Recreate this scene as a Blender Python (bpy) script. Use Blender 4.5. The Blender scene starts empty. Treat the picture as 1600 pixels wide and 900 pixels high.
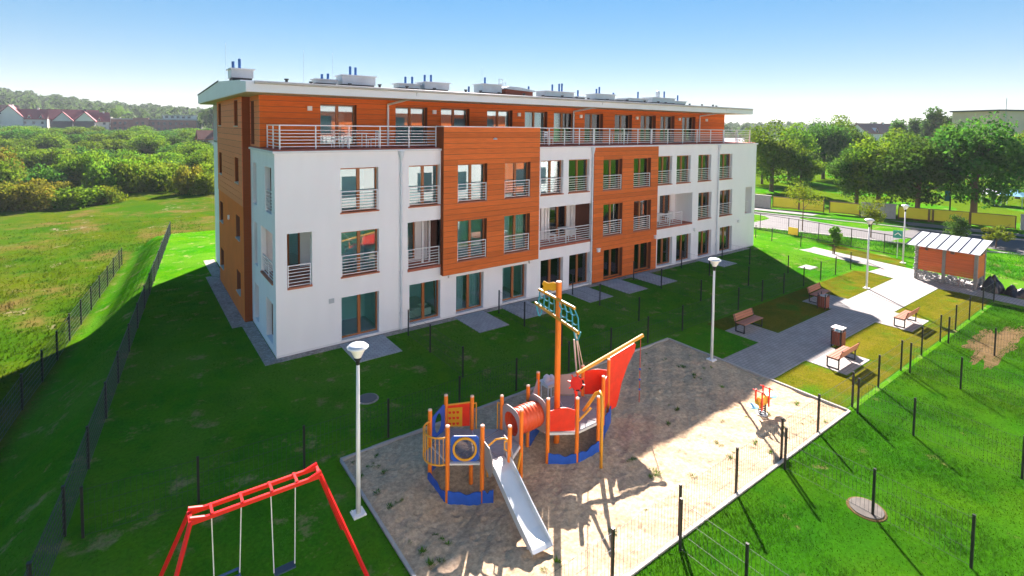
import bpy, math, random
import numpy as np
from mathutils import Vector, Matrix

sc = bpy.context.scene
COL = sc.collection
random.seed(7)
RNG = np.random.default_rng(11)
rad = math.radians

# ------------------------------------------------------------------ camera
# world frame: origin at the near ground corner of the apartment block, +x along
# its long front, +y into the block, z up.  Metres.
FPX, CXP, CYP = 811.53, 800.0, 240.2          # focal length / principal point in px of the 1600 x 900 photo
PITCH, ROLL, YAW = rad(2.9133), rad(0.6531), rad(36.381)
CAM = np.array([-5.067, -24.362, 10.419])
_ce, _se = math.cos(YAW), math.sin(YAW)

def ray(u, v):
    du, dv = u - CXP, v - CYP
    cr, sr = math.cos(ROLL), math.sin(ROLL)
    x = (du * cr + dv * sr) / FPX
    w = (-du * sr + dv * cr) / FPX
    cp, sp = math.cos(PITCH), math.sin(PITCH)
    dy, dz = cp - w * sp, -sp - w * cp
    return np.array([x * _ce + dy * _se, -x * _se + dy * _ce, dz])

cam_data = bpy.data.cameras.new("camera")
cam = bpy.data.objects.new("camera", cam_data)
COL.objects.link(cam)
sc.camera = cam
cam_data.sensor_width = 36.0
cam_data.lens = FPX / 1600.0 * 36.0
cam_data.shift_y = (CYP - 450.0) / 1600.0
cam_data.clip_start = 0.1
cam_data.clip_end = 6000
_f = ray(CXP, CYP); _f /= np.linalg.norm(_f)
_r = ray(CXP + 1, CYP) - ray(CXP, CYP); _r /= np.linalg.norm(_r)
_u = np.cross(_r, _f)
cam.matrix_world = Matrix(((_r[0], _u[0], -_f[0], CAM[0]), (_r[1], _u[1], -_f[1], CAM[1]),
                           (_r[2], _u[2], -_f[2], CAM[2]), (0, 0, 0, 1)))

# ------------------------------------------------------------------ light
SUN_DIR = Vector((1.04, 1.20, 1.0)).normalized()       # towards the sun: behind and right of the block
SUN_EL = math.asin(SUN_DIR.z)
world = bpy.data.worlds.new("World")
sc.world = world
world.use_nodes = True
wn, wl = world.node_tree.nodes, world.node_tree.links
bg = wn["Background"]
sky = wn.new("ShaderNodeTexSky")
sky.sky_type = 'NISHITA'
sky.sun_disc = False
sky.sun_elevation = SUN_EL
sky.sun_rotation = math.atan2(SUN_DIR.x, SUN_DIR.y)
sky.air_density = 1.0
sky.dust_density = 0.0
sky.ozone_density = 4.0
gam = wn.new("ShaderNodeGamma"); gam.inputs["Gamma"].default_value = 0.49      # hazy air: the bright rim and the blue above lie closer together
hsv = wn.new("ShaderNodeHueSaturation"); hsv.inputs["Saturation"].default_value = 2.05
wl.new(sky.outputs[0], gam.inputs["Color"]); wl.new(gam.outputs[0], hsv.inputs["Color"])
wl.new(hsv.outputs[0], bg.inputs[0])
bg.inputs[1].default_value = 0.06

sun_data = bpy.data.lights.new("sun", 'SUN')
sun_data.energy = 4.3
sun_data.angle = rad(0.53)
sun_data.color = (1.0, 0.96, 0.90)
sun = bpy.data.objects.new("sun", sun_data)
COL.objects.link(sun)
sun.rotation_euler = (-SUN_DIR).to_track_quat('-Z', 'Y').to_euler()
sun.location = (60, 70, 60)

vs = sc.view_settings
vs.view_transform = 'Standard'
vs.look = 'None'
vs.exposure = 2.45
vs.use_white_balance = True
vs.white_balance_temperature = 6900
vs.white_balance_tint = 20
vs.gamma = 1.0
vs.use_curve_mapping = False
sc.cycles.use_denoising = True
sc.cycles.max_bounces = 8
sc.cycles.transparent_max_bounces = 12
sc.cycles.caustics_reflective = False
sc.cycles.caustics_refractive = False
sc.cycles.sample_clamp_indirect = 20.0

# ------------------------------------------------------------------ materials
MATS = {}

def new_mat(name):
    m = bpy.data.materials.new(name)
    m.use_nodes = True
    return m, m.node_tree.nodes, m.node_tree.links, m.node_tree.nodes["Principled BSDF"]

def mat(name, col, rough=0.6, var=0.10, scale=2.0, stretch=(1, 1, 1), bump=0.0, bscale=60.0,
        metal=0.0, orand=0.0, spec=0.4, stain=0.0):
    """painted / plastered / timber surface: fine noise in tone, optional relief, per-object tone"""
    if name in MATS:
        return MATS[name]
    m, n, l, b = new_mat(name)
    b.inputs["Roughness"].default_value = rough
    b.inputs["Metallic"].default_value = metal
    b.inputs["Specular IOR Level"].default_value = spec
    geo = n.new("ShaderNodeNewGeometry")
    mp = n.new("ShaderNodeMapping"); mp.inputs["Scale"].default_value = stretch
    l.new(geo.outputs["Position"], mp.inputs["Vector"])
    nz = n.new("ShaderNodeTexNoise"); nz.inputs["Scale"].default_value = scale; nz.inputs["Detail"].default_value = 6
    l.new(mp.outputs[0], nz.inputs["Vector"])
    mr = n.new("ShaderNodeMapRange")
    mr.inputs["From Min"].default_value = 0.25; mr.inputs["From Max"].default_value = 0.75
    mr.inputs["To Min"].default_value = 1 - var; mr.inputs["To Max"].default_value = 1 + var
    l.new(nz.outputs["Fac"], mr.inputs["Value"])
    val = mr.outputs[0]
    if orand:
        oi = n.new("ShaderNodeObjectInfo")
        r2 = n.new("ShaderNodeMapRange")
        r2.inputs["To Min"].default_value = 1 - orand; r2.inputs["To Max"].default_value = 1 + orand
        l.new(oi.outputs["Random"], r2.inputs["Value"])
        mu = n.new("ShaderNodeMath"); mu.operation = 'MULTIPLY'
        l.new(val, mu.inputs[0]); l.new(r2.outputs[0], mu.inputs[1]); val = mu.outputs[0]
    hs = n.new("ShaderNodeHueSaturation"); hs.inputs["Color"].default_value = (*col, 1)
    l.new(val, hs.inputs["Value"])
    l.new(hs.outputs[0], b.inputs["Base Color"])
    if bump:
        nb = n.new("ShaderNodeTexNoise"); nb.inputs["Scale"].default_value = bscale; nb.inputs["Detail"].default_value = 4
        l.new(mp.outputs[0], nb.inputs["Vector"])
        bp = n.new("ShaderNodeBump"); bp.inputs["Strength"].default_value = bump; bp.inputs["Distance"].default_value = 0.02
        l.new(nb.outputs["Fac"], bp.inputs["Height"]); l.new(bp.outputs[0], b.inputs["Normal"])
    MATS[name] = m
    return m

def ground_mat(name, cols, scales=(0.35, 2.2, 14.0), patch=None, patch_scale=0.5, patch_lo=0.62, patch_hi=0.7,
               bump=0.5, bscale=25.0, rough=0.9, bdist=0.05, transl=0.0):
    """grass / soil / sand: three-scale mix of tones plus bare patches with their own shape"""
    m, n, l, b = new_mat(name)
    b.inputs["Roughness"].default_value = rough
    b.inputs["Specular IOR Level"].default_value = 0.0
    geo = n.new("ShaderNodeNewGeometry")
    def noise(s, d=5, rgh=0.6):
        z = n.new("ShaderNodeTexNoise"); z.inputs["Scale"].default_value = s
        z.inputs["Detail"].default_value = d; z.inputs["Roughness"].default_value = rgh
        l.new(geo.outputs["Position"], z.inputs["Vector"]); return z.outputs["Fac"]
    def ramp(f, lo, hi):
        r = n.new("ShaderNodeMapRange"); r.inputs["From Min"].default_value = lo; r.inputs["From Max"].default_value = hi
        r.clamp = True; l.new(f, r.inputs["Value"]); return r.outputs[0]
    def mixc(f, a, c):
        x = n.new("ShaderNodeMix"); x.data_type = 'RGBA'
        l.new(f, x.inputs["Factor"])
        for sock, v in ((x.inputs[6], a), (x.inputs[7], c)):
            if isinstance(v, tuple): sock.default_value = (*v, 1)
            else: l.new(v, sock)
        return x.outputs[2]
    c = mixc(ramp(noise(scales[0]), 0.38, 0.62), cols[0], cols[1])
    c = mixc(ramp(noise(scales[1]), 0.45, 0.7), c, cols[2])
    if patch:
        f = ramp(noise(patch_scale, 8, 0.65), patch_lo, patch_hi)
        c = mixc(f, c, patch)
    fine = noise(scales[2], 6, 0.75)
    hs = n.new("ShaderNodeHueSaturation")
    mr = n.new("ShaderNodeMapRange"); mr.inputs["From Min"].default_value = 0.3; mr.inputs["From Max"].default_value = 0.7
    mr.inputs["To Min"].default_value = 0.6; mr.inputs["To Max"].default_value = 1.4
    l.new(fine, mr.inputs["Value"]); l.new(mr.outputs[0], hs.inputs["Value"]); l.new(c, hs.inputs["Color"])
    l.new(hs.outputs[0], b.inputs["Base Color"])
    if bump:
        bp = n.new("ShaderNodeBump"); bp.inputs["Strength"].default_value = bump; bp.inputs["Distance"].default_value = bdist
        l.new(noise(bscale, 8, 0.7), bp.inputs["Height"]); l.new(bp.outputs[0], b.inputs["Normal"])
    if transl:      # thin blades let light through
        tr = n.new("ShaderNodeBsdfTranslucent"); l.new(hs.outputs[0], tr.inputs["Color"])
        ms = n.new("ShaderNodeMixShader"); ms.inputs[0].default_value = transl
        l.new(b.outputs[0], ms.inputs[1]); l.new(tr.outputs[0], ms.inputs[2]); l.new(ms.outputs[0], n["Material Output"].inputs["Surface"])
    MATS[name] = m
    return m

def leaf_mat(name, c0, c1, transl=0.5, orand=0.25):
    m, n, l, b = new_mat(name)
    b.inputs["Roughness"].default_value = 0.8
    b.inputs["Specular IOR Level"].default_value = 0.04
    geo = n.new("ShaderNodeNewGeometry")
    nz = n.new("ShaderNodeTexNoise"); nz.inputs["Scale"].default_value = 0.55; nz.inputs["Detail"].default_value = 5
    l.new(geo.outputs["Position"], nz.inputs["Vector"])
    mr = n.new("ShaderNodeMapRange"); mr.inputs["From Min"].default_value = 0.35; mr.inputs["From Max"].default_value = 0.65
    l.new(nz.outputs["Fac"], mr.inputs["Value"])
    mx = n.new("ShaderNodeMix"); mx.data_type = 'RGBA'
    mx.inputs[6].default_value = (*c0, 1); mx.inputs[7].default_value = (*c1, 1)
    l.new(mr.outputs[0], mx.inputs["Factor"])
    oi = n.new("ShaderNodeObjectInfo")
    isl = n.new("ShaderNodeMath"); isl.operation = 'MULTIPLY_ADD'
    isl.inputs[1].default_value = 0.5; isl.inputs[2].default_value = 0.75
    l.new(geo.outputs["Random Per Island"], isl.inputs[0])
    r2 = n.new("ShaderNodeMapRange"); r2.inputs["To Min"].default_value = 1 - orand; r2.inputs["To Max"].default_value = 1 + orand
    l.new(oi.outputs["Random"], r2.inputs["Value"])
    mu = n.new("ShaderNodeMath"); mu.operation = 'MULTIPLY'
    l.new(isl.outputs[0], mu.inputs[0]); l.new(r2.outputs[0], mu.inputs[1])
    hs = n.new("ShaderNodeHueSaturation"); l.new(mx.outputs[2], hs.inputs["Color"]); l.new(mu.outputs[0], hs.inputs["Value"])
    hm = n.new("ShaderNodeMapRange"); hm.inputs["To Min"].default_value = 0.485; hm.inputs["To Max"].default_value = 0.515
    l.new(oi.outputs["Random"], hm.inputs["Value"]); l.new(hm.outputs[0], hs.inputs["Hue"])
    l.new(hs.outputs[0], b.inputs["Base Color"])
    tr = n.new("ShaderNodeBsdfTranslucent"); l.new(hs.outputs[0], tr.inputs["Color"])
    ms = n.new("ShaderNodeMixShader"); ms.inputs[0].default_value = transl
    out = n["Material Output"]
    l.new(b.outputs[0], ms.inputs[1]); l.new(tr.outputs[0], ms.inputs[2]); l.new(ms.outputs[0], out.inputs["Surface"])
    MATS[name] = m
    return m

def glass_mat(name, tint=(0.80, 0.96, 0.97), boost=0.06):
    m, n, l, b = new_mat(name)
    n.remove(b)
    t = n.new("ShaderNodeBsdfTransparent"); t.inputs[0].default_value = (*tint, 1)
    g = n.new("ShaderNodeBsdfGlossy"); g.inputs["Roughness"].default_value = 0.01
    fr = n.new("ShaderNodeFresnel"); fr.inputs[0].default_value = 1.5
    ad = n.new("ShaderNodeMath"); ad.operation = 'MULTIPLY_ADD'; ad.inputs[1].default_value = 1.6; ad.inputs[2].default_value = boost
    ad.use_clamp = True
    l.new(fr.outputs[0], ad.inputs[0])
    ms = n.new("ShaderNodeMixShader")
    l.new(ad.outputs[0], ms.inputs[0]); l.new(t.outputs[0], ms.inputs[1]); l.new(g.outputs[0], ms.inputs[2])
    l.new(ms.outputs[0], n["Material Output"].inputs["Surface"])
    MATS[name] = m
    return m

def paving_mat(name, c0, c1, mortar, bw=0.2, bh=0.1, rot=0.0):
    m, n, l, b = new_mat(name)
    b.inputs["Roughness"].default_value = 0.85
    geo = n.new("ShaderNodeNewGeometry")
    mp = n.new("ShaderNodeMapping"); mp.inputs["Rotation"].default_value = (0, 0, rot)
    l.new(geo.outputs["Position"], mp.inputs["Vector"])
    br = n.new("ShaderNodeTexBrick")
    br.inputs["Scale"].default_value = 1.0; br.inputs["Brick Width"].default_value = bw; br.inputs["Row Height"].default_value = bh
    br.inputs["Mortar Size"].default_value = 0.012; br.inputs["Mortar Smooth"].default_value = 0.2
    br.inputs["Color1"].default_value = (*c0, 1); br.inputs["Color2"].default_value = (*c1, 1); br.inputs["Mortar"].default_value = (*mortar, 1)
    l.new(mp.outputs[0], br.inputs["Vector"])
    nz = n.new("ShaderNodeTexNoise"); nz.inputs["Scale"].default_value = 1.3; nz.inputs["Detail"].default_value = 8
    l.new(geo.outputs["Position"], nz.inputs["Vector"])
    mr = n.new("ShaderNodeMapRange"); mr.inputs["From Min"].default_value = 0.3; mr.inputs["From Max"].default_value = 0.7
    mr.inputs["To Min"].default_value = 0.86; mr.inputs["To Max"].default_value = 1.12
    l.new(nz.outputs["Fac"], mr.inputs["Value"])
    hs = n.new("ShaderNodeHueSaturation"); l.new(br.outputs["Color"], hs.inputs["Color"]); l.new(mr.outputs[0], hs.inputs["Value"])
    l.new(hs.outputs[0], b.inputs["Base Color"])
    bp = n.new("ShaderNodeBump"); bp.invert = True; bp.inputs["Strength"].default_value = 0.5; bp.inputs["Distance"].default_value = 0.01
    l.new(br.outputs["Fac"], bp.inputs["Height"]); l.new(bp.outputs[0], b.inputs["Normal"])
    MATS[name] = m
    return m

WHITE = mat("white_plaster", (0.86, 0.85, 0.84), 0.85, 0.03, 1.6, (1, 1, 0.2), bump=0.12, bscale=120)
CREAMW = mat("white_plinth", (0.74, 0.74, 0.73), 0.85, 0.04, 2.0)
SIDING = mat("orange_siding", (0.68, 0.158, 0.034), 0.6, 0.16, 3.0, (0.6, 0.6, 10), bump=0.12, bscale=30, orand=0.13, spec=0.1)
SIDING_P = mat("penthouse_siding", (0.68, 0.142, 0.022), 0.6, 0.16, 3.0, (0.6, 0.6, 10), bump=0.12, bscale=30, orand=0.12, spec=0.1)
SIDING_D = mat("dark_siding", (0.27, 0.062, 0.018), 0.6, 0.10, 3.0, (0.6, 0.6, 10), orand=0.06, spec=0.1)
SIDING_T = mat("sheen_tan_siding", (0.85, 0.245, 0.105), 0.6, 0.08, 3.0, (0.6, 0.6, 10), orand=0.05, spec=0.1)  # same siding, with the side walls' glancing sky sheen put into its colour
OCHRE = mat("ochre_plaster", (0.85, 0.205, 0.050), 0.85, 0.06, 0.9, bump=0.1, bscale=90, spec=.05)
FRAME = mat("brown_window_frame", (0.36, 0.115, 0.028), 0.45, 0.10, 6.0, (1, 1, 0.3))
REVEAL_D = mat("dark_brown_reveal", (0.20, 0.05, 0.018), 0.55, 0.08)
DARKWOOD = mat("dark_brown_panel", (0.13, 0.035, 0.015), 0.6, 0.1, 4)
RAILW = mat("white_painted_steel", (0.80, 0.79, 0.78), 0.4, 0.04)
PIPEW = mat("white_gutter_metal", (0.68, 0.70, 0.72), 0.4, 0.05)
FASCIA = mat("white_fascia_sheet", (0.74, 0.76, 0.77), 0.5, 0.03, 0.6)
ROOFM = mat("grey_roof_membrane", (0.30, 0.29, 0.27), 0.8, 0.12, 1.5)
GUTTER = mat("beige_gutter", (0.50, 0.47, 0.43), 0.45, 0.05)
GALV = mat("galvanised_sheet", (0.50, 0.55, 0.58), 0.38, 0.10, 2.0, metal=0.3)
GALVD = mat("dark_vent_gap", (0.05, 0.055, 0.06), 0.6, 0.1)
BLUEPIPE = mat("blue_flue", (0.02, 0.10, 0.30), 0.4, 0.1)
TILEFLOOR = mat("red_terrace_tile", (0.44, 0.115, 0.065), 0.7, 0.12, 5.0)
SILLR = mat("terracotta_sill", (0.50, 0.15, 0.075), 0.6, 0.08, 6.0)
SILLP = mat("pale_sill", (0.62, 0.45, 0.36), 0.6, 0.06, 6.0)
ROOMW = mat("room_wall", (0.50, 0.82, 0.86), 0.9, 0.05)
ROOMF = mat("room_floor", (0.32, 0.46, 0.46), 0.6, 0.12, 3)
CURTAIN = mat("teal_curtain", (0.45, 0.62, 0.66), 0.9, 0.08)
BEDLINEN = mat("pale_bed_linen", (0.62, 0.68, 0.66), 0.9, 0.08)
BRICK = mat("red_brick", (0.28, 0.085, 0.055), 0.85, 0.15, 8)
CONC = mat("pale_concrete", (0.36, 0.36, 0.35), 0.9, 0.12, 3, bump=0.15, bscale=50)
CONCL = mat("light_concrete", (0.34, 0.33, 0.31), 0.9, 0.12, 3, bump=0.15, bscale=50)
GLASS = glass_mat("window_glass")
POSTM = mat("black_fence_post", (0.010, 0.012, 0.013), 0.45, 0.15)
WIREM = mat("dark_fence_wire", (0.020, 0.034, 0.034), 0.5, 0.1)
LAMPW = mat("lamp_post_grey", (0.62, 0.64, 0.62), 0.4, 0.06)
LAMPH = mat("lamp_white_plastic", (0.82, 0.80, 0.76), 0.35, 0.04)
BLACKM = mat("black_metal", (0.015, 0.015, 0.016), 0.4, 0.1)
BENCHW = mat("bench_timber", (0.36, 0.135, 0.075), 0.5, 0.14, 4.0, (0.5, 6, 6), bump=0.1, bscale=30, orand=0.12)
BINW = mat("bin_timber", (0.20, 0.055, 0.03), 0.55, 0.14, 4.0, (6, 6, 0.5), orand=0.15)
PLAYORANGE = mat("orange_play_post", (0.80, 0.185, 0.012), 0.5, 0.22, 4.0, (5, 5, 0.5))
PLAYRED = mat("red_play_panel", (0.74, 0.030, 0.006), 0.45, 0.12, 5.0)
PLAYBLUE = mat("blue_play_panel", (0.010, 0.085, 0.42), 0.45, 0.16, 6.0)
PLAYYEL = mat("yellow_play_tube", (0.68, 0.30, 0.02), 0.4, 0.05)
PLAYYELP = mat("yellow_play_panel", (0.70, 0.33, 0.01), 0.4, 0.05)
PLAYGREY = mat("grey_play_panel", (0.34, 0.30, 0.29), 0.6, 0.06)
PLAYDECK = mat("grey_play_deck", (0.26, 0.27, 0.28), 0.7, 0.10, 9)
DECKEDGE = mat("pale_deck_edge", (0.62, 0.61, 0.59), 0.5, 0.05)
TUNNEL = mat("orange_red_tunnel", (0.62, 0.075, 0.018), 0.42, 0.06)
SLIDESTEEL = mat("brushed_slide_steel", (0.66, 0.68, 0.68), 0.32, 0.05, 2.0, metal=0.35)
ROPETEAL = mat("teal_rope", (0.03, 0.30, 0.36), 0.7, 0.1)
ROPERED = mat("red_rope", (0.45, 0.06, 0.03), 0.7, 0.1)
SWINGRED = mat("red_swing_steel", (0.62, 0.012, 0.012), 0.35, 0.06)
CHAIN = mat("swing_chain", (0.62, 0.62, 0.60), 0.45, 0.1, 20)
RUBBER = mat("dark_blue_rubber", (0.02, 0.045, 0.075), 0.7, 0.1)
PALEBLUE = mat("pale_blue_plastic", (0.24, 0.52, 0.66), 0.4, 0.05)
SHELTERW = mat("shelter_timber", (0.58, 0.125, 0.030), 0.6, 0.14, 3.0, (6, 0.6, 8), orand=0.10)
SHEETROOF = mat("pale_sheet_roof", (0.66, 0.67, 0.67), 0.4, 0.05, 2)
STONE = mat("gabion_stone", (0.36, 0.36, 0.35), 0.9, 0.3, 6)
BAGM = mat("black_bag_plastic", (0.010, 0.013, 0.020), 0.35, 0.2, 8, bump=0.4, bscale=12)
SIGNG = mat("green_sign_face", (0.01, 0.30, 0.26), 0.5, 0.04)
SIGNW = mat("white_sign_mark", (0.8, 0.8, 0.8), 0.5, 0.02)
YPANEL = mat("yellow_fence_panel", (0.66, 0.56, 0.012), 0.55, 0.06, 1.0)
YPANELD = mat("ochre_yellow_panel", (0.62, 0.40, 0.02), 0.55, 0.06, 1.0)
PANELFRAME = mat("brown_panel_frame", (0.13, 0.06, 0.02), 0.6, 0.1)
BARK = mat("tree_bark", (0.13, 0.085, 0.05), 0.9, 0.25, 4, (1, 1, 0.3), bump=0.6, bscale=15)
HOUSEW = mat("house_plaster", (0.78, 0.74, 0.68), 0.85, 0.06, 0.3)
HOUSER = mat("red_roof_tile", (0.25, 0.020, 0.028), 0.75, 0.12, 0.6)
HOUSEO = mat("orange_roof_tile", (0.36, 0.12, 0.075), 0.75, 0.12, 0.6)
HOUSED = mat("dark_timber_cladding", (0.05, 0.055, 0.06), 0.7, 0.2, 0.5)
HOUSEWIN = mat("dark_house_window", (0.05, 0.06, 0.07), 0.2, 0.1)
BRICKF = mat("far_brick", (0.36, 0.15, 0.11), 0.85, 0.12, 0.5)
GREYR = mat("pale_grey_roof", (0.46, 0.44, 0.40), 0.7, 0.08, 0.4)
BEIGEW = mat("beige_render", (0.86, 0.54, 0.42), 0.9, 0.08, 0.3)
ASPHALT = mat("road_asphalt", (0.075, 0.075, 0.077), 0.85, 0.12, 0.8, bump=0.2, bscale=60)
PAVED = mat("far_pavement", (0.16, 0.15, 0.14), 0.9, 0.12, 1.0)
GRAVEL = ground_mat("gravel_strip", ((0.36, 0.32, 0.28), (0.24, 0.21, 0.19), (0.45, 0.41, 0.37)), (1.0, 6, 30), bump=0.9, bscale=28)
PAVING = paving_mat("block_paving", (0.315, 0.29, 0.268), (0.27, 0.25, 0.232), (0.17, 0.157, 0.146), .30, .15)
PADMAT = paving_mat("pad_paving", (0.40, 0.41, 0.42), (0.34, 0.35, 0.36), (0.22, 0.22, 0.22), .3, .15)
SAND = ground_mat("play_sand", ((0.46, 0.34, 0.222), (0.41, 0.30, 0.195), (0.50, 0.375, 0.25)), (0.3, 1.8, 9.0),
                  bump=0.5, bscale=7.0, bdist=0.07)
LAWN_C = ((0.026, 0.170, 0.004), (0.062, 0.190, 0.004), (0.016, 0.140, 0.004))
LAWN = ground_mat("lawn_soil_and_grass", LAWN_C, (0.22, 1.1, 11.0), patch=(0.20, 0.150, 0.075), patch_scale=0.75,
                  patch_lo=0.60, patch_hi=0.70, bump=0.3, bscale=18)
SOD = ground_mat("yellowing_sod", ((0.105, 0.100, 0.006), (0.065, 0.086, 0.005), (0.135, 0.112, 0.012)), (0.4, 1.6, 14),
                 patch=(0.040, 0.120, 0.006), patch_scale=0.45, patch_lo=0.52, patch_hi=0.66, bump=0.5, bscale=25)
BARE = ground_mat("bare_soil", ((0.12, 0.082, 0.040), (0.095, 0.07, 0.030), (0.15, 0.105, 0.055)), (0.6, 2.5, 12), bump=0.7, bscale=14)
BLADE = ground_mat("grass_blades", ((0.032, 0.190, 0.008), (0.065, 0.205, 0.009), (0.020, 0.155, 0.007)), (0.22, 1.1, 11.0), patch=(.20, .20, .06), patch_scale=.8, patch_lo=.555, patch_hi=.66, bump=0, transl=.45)
LEAF_A = leaf_mat("leaf_mid_green", (0.075, 0.190, 0.012), (0.160, 0.250, 0.014))
LEAF_B = leaf_mat("leaf_dark_green", (0.035, 0.130, 0.018), (0.080, 0.180, 0.018))
LEAF_Y = leaf_mat("leaf_yellow_green", (0.105, 0.195, 0.012), (0.180, 0.220, 0.014))
LEAF_O = leaf_mat("leaf_ochre", (0.165, 0.195, 0.014), (0.215, 0.175, 0.018))
LEAF_F = leaf_mat("leaf_far_wood", (0.040, 0.120, 0.022), (0.085, 0.165, 0.024), 0.4)
LEAF_W = leaf_mat("weed_leaf", (0.06, 0.16, 0.01), (0.12, 0.20, 0.02))

# ------------------------------------------------------------------ mesh helpers
class MB:
    def __init__(s):
        s.v = []; s.f = []
    def add(s, vs_, fs_):
        o = len(s.v); s.v.extend([tuple(p) for p in vs_]); s.f.extend([tuple(i + o for i in f) for f in fs_]); return s
    def box(s, x0, x1, y0, y1, z0, z1):
        return s.add([(x0, y0, z0), (x1, y0, z0), (x1, y1, z0), (x0, y1, z0), (x0, y0, z1), (x1, y0, z1), (x1, y1, z1), (x0, y1, z1)],
                     [(0, 3, 2, 1), (4, 5, 6, 7), (0, 1, 5, 4), (1, 2, 6, 5), (2, 3, 7, 6), (3, 0, 4, 7)])
    def quad(s, a, b, c, d):
        return s.add([a, b, c, d], [(0, 1, 2, 3)])
    def bar(s, p, q, w, h=None, up=(0, 0, 1)):
        """rectangular bar from p to q"""
        h = h or w
        p, q = Vector(p), Vector(q); d = (q - p).normalized()
        u = Vector(up)
        if abs(d.dot(u)) > 0.98: u = Vector((1, 0, 0))
        sd = d.cross(u).normalized() * (w / 2); t = sd.cross(d).normalized() * (h / 2)
        r = [p - sd - t, p + sd - t, p + sd + t, p - sd + t, q - sd - t, q + sd - t, q + sd + t, q - sd + t]
        return s.add(r, [(0, 3, 2, 1), (4, 5, 6, 7), (0, 1, 5, 4), (1, 2, 6, 5), (2, 3, 7, 6), (3, 0, 4, 7)])
    def tube(s, pts, r, n=8, cap=True):
        """round tube along a polyline; r is one radius or one per point"""
        pts = [Vector(p) for p in pts]; k = len(pts)
        rs = r if isinstance(r, (list, tuple)) else [r] * k
        vs_ = []; fs_ = []
        ref = Vector((0, 0, 1))
        d0 = (pts[1] - pts[0]).normalized()
        if abs(d0.dot(ref)) > 0.95: ref = Vector((1, 0, 0))
        for i in range(k):
            d = (pts[min(i + 1, k - 1)] - pts[max(i - 1, 0)]).normalized()
            a = d.cross(ref).normalized(); b = a.cross(d).normalized()
            ref = b if abs(d.dot(b)) < 0.5 else ref
            for j in range(n):
                t = 2 * math.pi * j / n
                vs_.append(pts[i] + (a * math.cos(t) + b * math.sin(t)) * rs[i])
        for i in range(k - 1):
            for j in range(n):
                fs_.append((i * n + j, i * n + (j + 1) % n, (i + 1) * n + (j + 1) % n, (i + 1) * n + j))
        if cap:
            fs_.append(tuple(range(n - 1, -1, -1))); fs_.append(tuple((k - 1) * n + j for j in range(n)))
        return s.add(vs_, fs_)
    def lathe(s, prof, n=16, c=(0, 0, 0)):
        vs_ = []; fs_ = []
        for r, z in prof:
            for j in range(n):
                t = 2 * math.pi * j / n
                vs_.append((c[0] + r * math.cos(t), c[1] + r * math.sin(t), c[2] + z))
        for i in range(len(prof) - 1):
            for j in range(n):
                fs_.append((i * n + j, i * n + (j + 1) % n, (i + 1) * n + (j + 1) % n, (i + 1) * n + j))
        fs_.append(tuple(range(n - 1, -1, -1))); fs_.append(tuple((len(prof) - 1) * n + j for j in range(n)))
        return s.add(vs_, fs_)
    def slab(s, poly, o, ax, ay, nrm, th):
        """polygon poly (2D) in plane o + ax*u + ay*v, thickened by th along nrm (both ways)"""
        o, ax, ay, nrm = Vector(o), Vector(ax), Vector(ay), Vector(nrm).normalized()
        k = len(poly)
        a = [o + ax * p[0] + ay * p[1] - nrm * th / 2 for p in poly]; b = [p + nrm * th for p in a]
        return s.add(a + b, [tuple(range(k - 1, -1, -1)), tuple(range(k, 2 * k))] + [(i, (i + 1) % k, k + (i + 1) % k, k + i) for i in range(k)])
    def ringslab(s, outer, inner, o, ax, ay, nrm, th):
        """flat plate with a hole; outer and inner have the same point count"""
        o, ax, ay, nrm = Vector(o), Vector(ax), Vector(ay), Vector(nrm).normalized()
        k = len(outer)
        P = lambda p, t: o + ax * p[0] + ay * p[1] + nrm * t
        vs_ = [P(p, -th / 2) for p in outer] + [P(p, -th / 2) for p in inner] + [P(p, th / 2) for p in outer] + [P(p, th / 2) for p in inner]
        fs_ = []
        for i in range(k):
            j = (i + 1) % k
            fs_ += [(i, j, k + j, k + i), (2 * k + i, 3 * k + i, 3 * k + j, 2 * k + j), (i, 2 * k + i, 2 * k + j, j), (k + i, k + j, 3 * k + j, 3 * k + i)]
        return s.add(vs_, fs_)
    def mesh(s, name, material=None, smooth=False):
        me = bpy.data.meshes.new(name)
        me.from_pydata([tuple(p) for p in s.v], [], s.f)
        if material: me.materials.append(material)
        if smooth:
            me.polygons.foreach_set("use_smooth", [True] * len(me.polygons))
        me.update()
        return me
    def build(s, name, material, parent=None, smooth=False, loc=None):
        return link(name, s.mesh(name, material, smooth), parent, loc)

def link(name, me, parent=None, loc=None):
    o = bpy.data.objects.new(name, me)
    COL.objects.link(o)
    if parent: o.parent = parent
    if loc: o.location = loc
    return o

def tag(o, label=None, cat=None, group=None, kind=None):
    if label: o["label"] = label
    if cat: o["category"] = cat
    if group: o["group"] = group
    if kind: o["kind"] = kind
    return o

def thing(name, label, cat, loc=(0, 0, 0), rotz=0.0, group=None):
    o = bpy.data.objects.new(name, None)
    COL.objects.link(o)
    o.empty_display_size = 0.2
    o.location = loc; o.rotation_euler = (0, 0, rotz)
    return tag(o, label, cat, group)

def dup(root, loc, rotz=0.0, scale=None, label=None, group=None):
    def cp(o, par):
        c = o.copy(); COL.objects.link(c); c.parent = par
        for ch in list(o.children): cp(ch, c)
        return c
    r = cp(root, None)
    r.location = loc; r.rotation_euler = (0, 0, rotz)
    if scale: r.scale = scale
    if label: r["label"] = label
    if group: r["group"] = group
    return r

_unit = {}
def unit_box(material, name, bev=0.0):
    key = (material.name, name)
    if key not in _unit:
        _unit[key] = MB().box(-.5, .5, -.5, .5, -.5, .5).mesh(name, material)
    return _unit[key]

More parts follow.
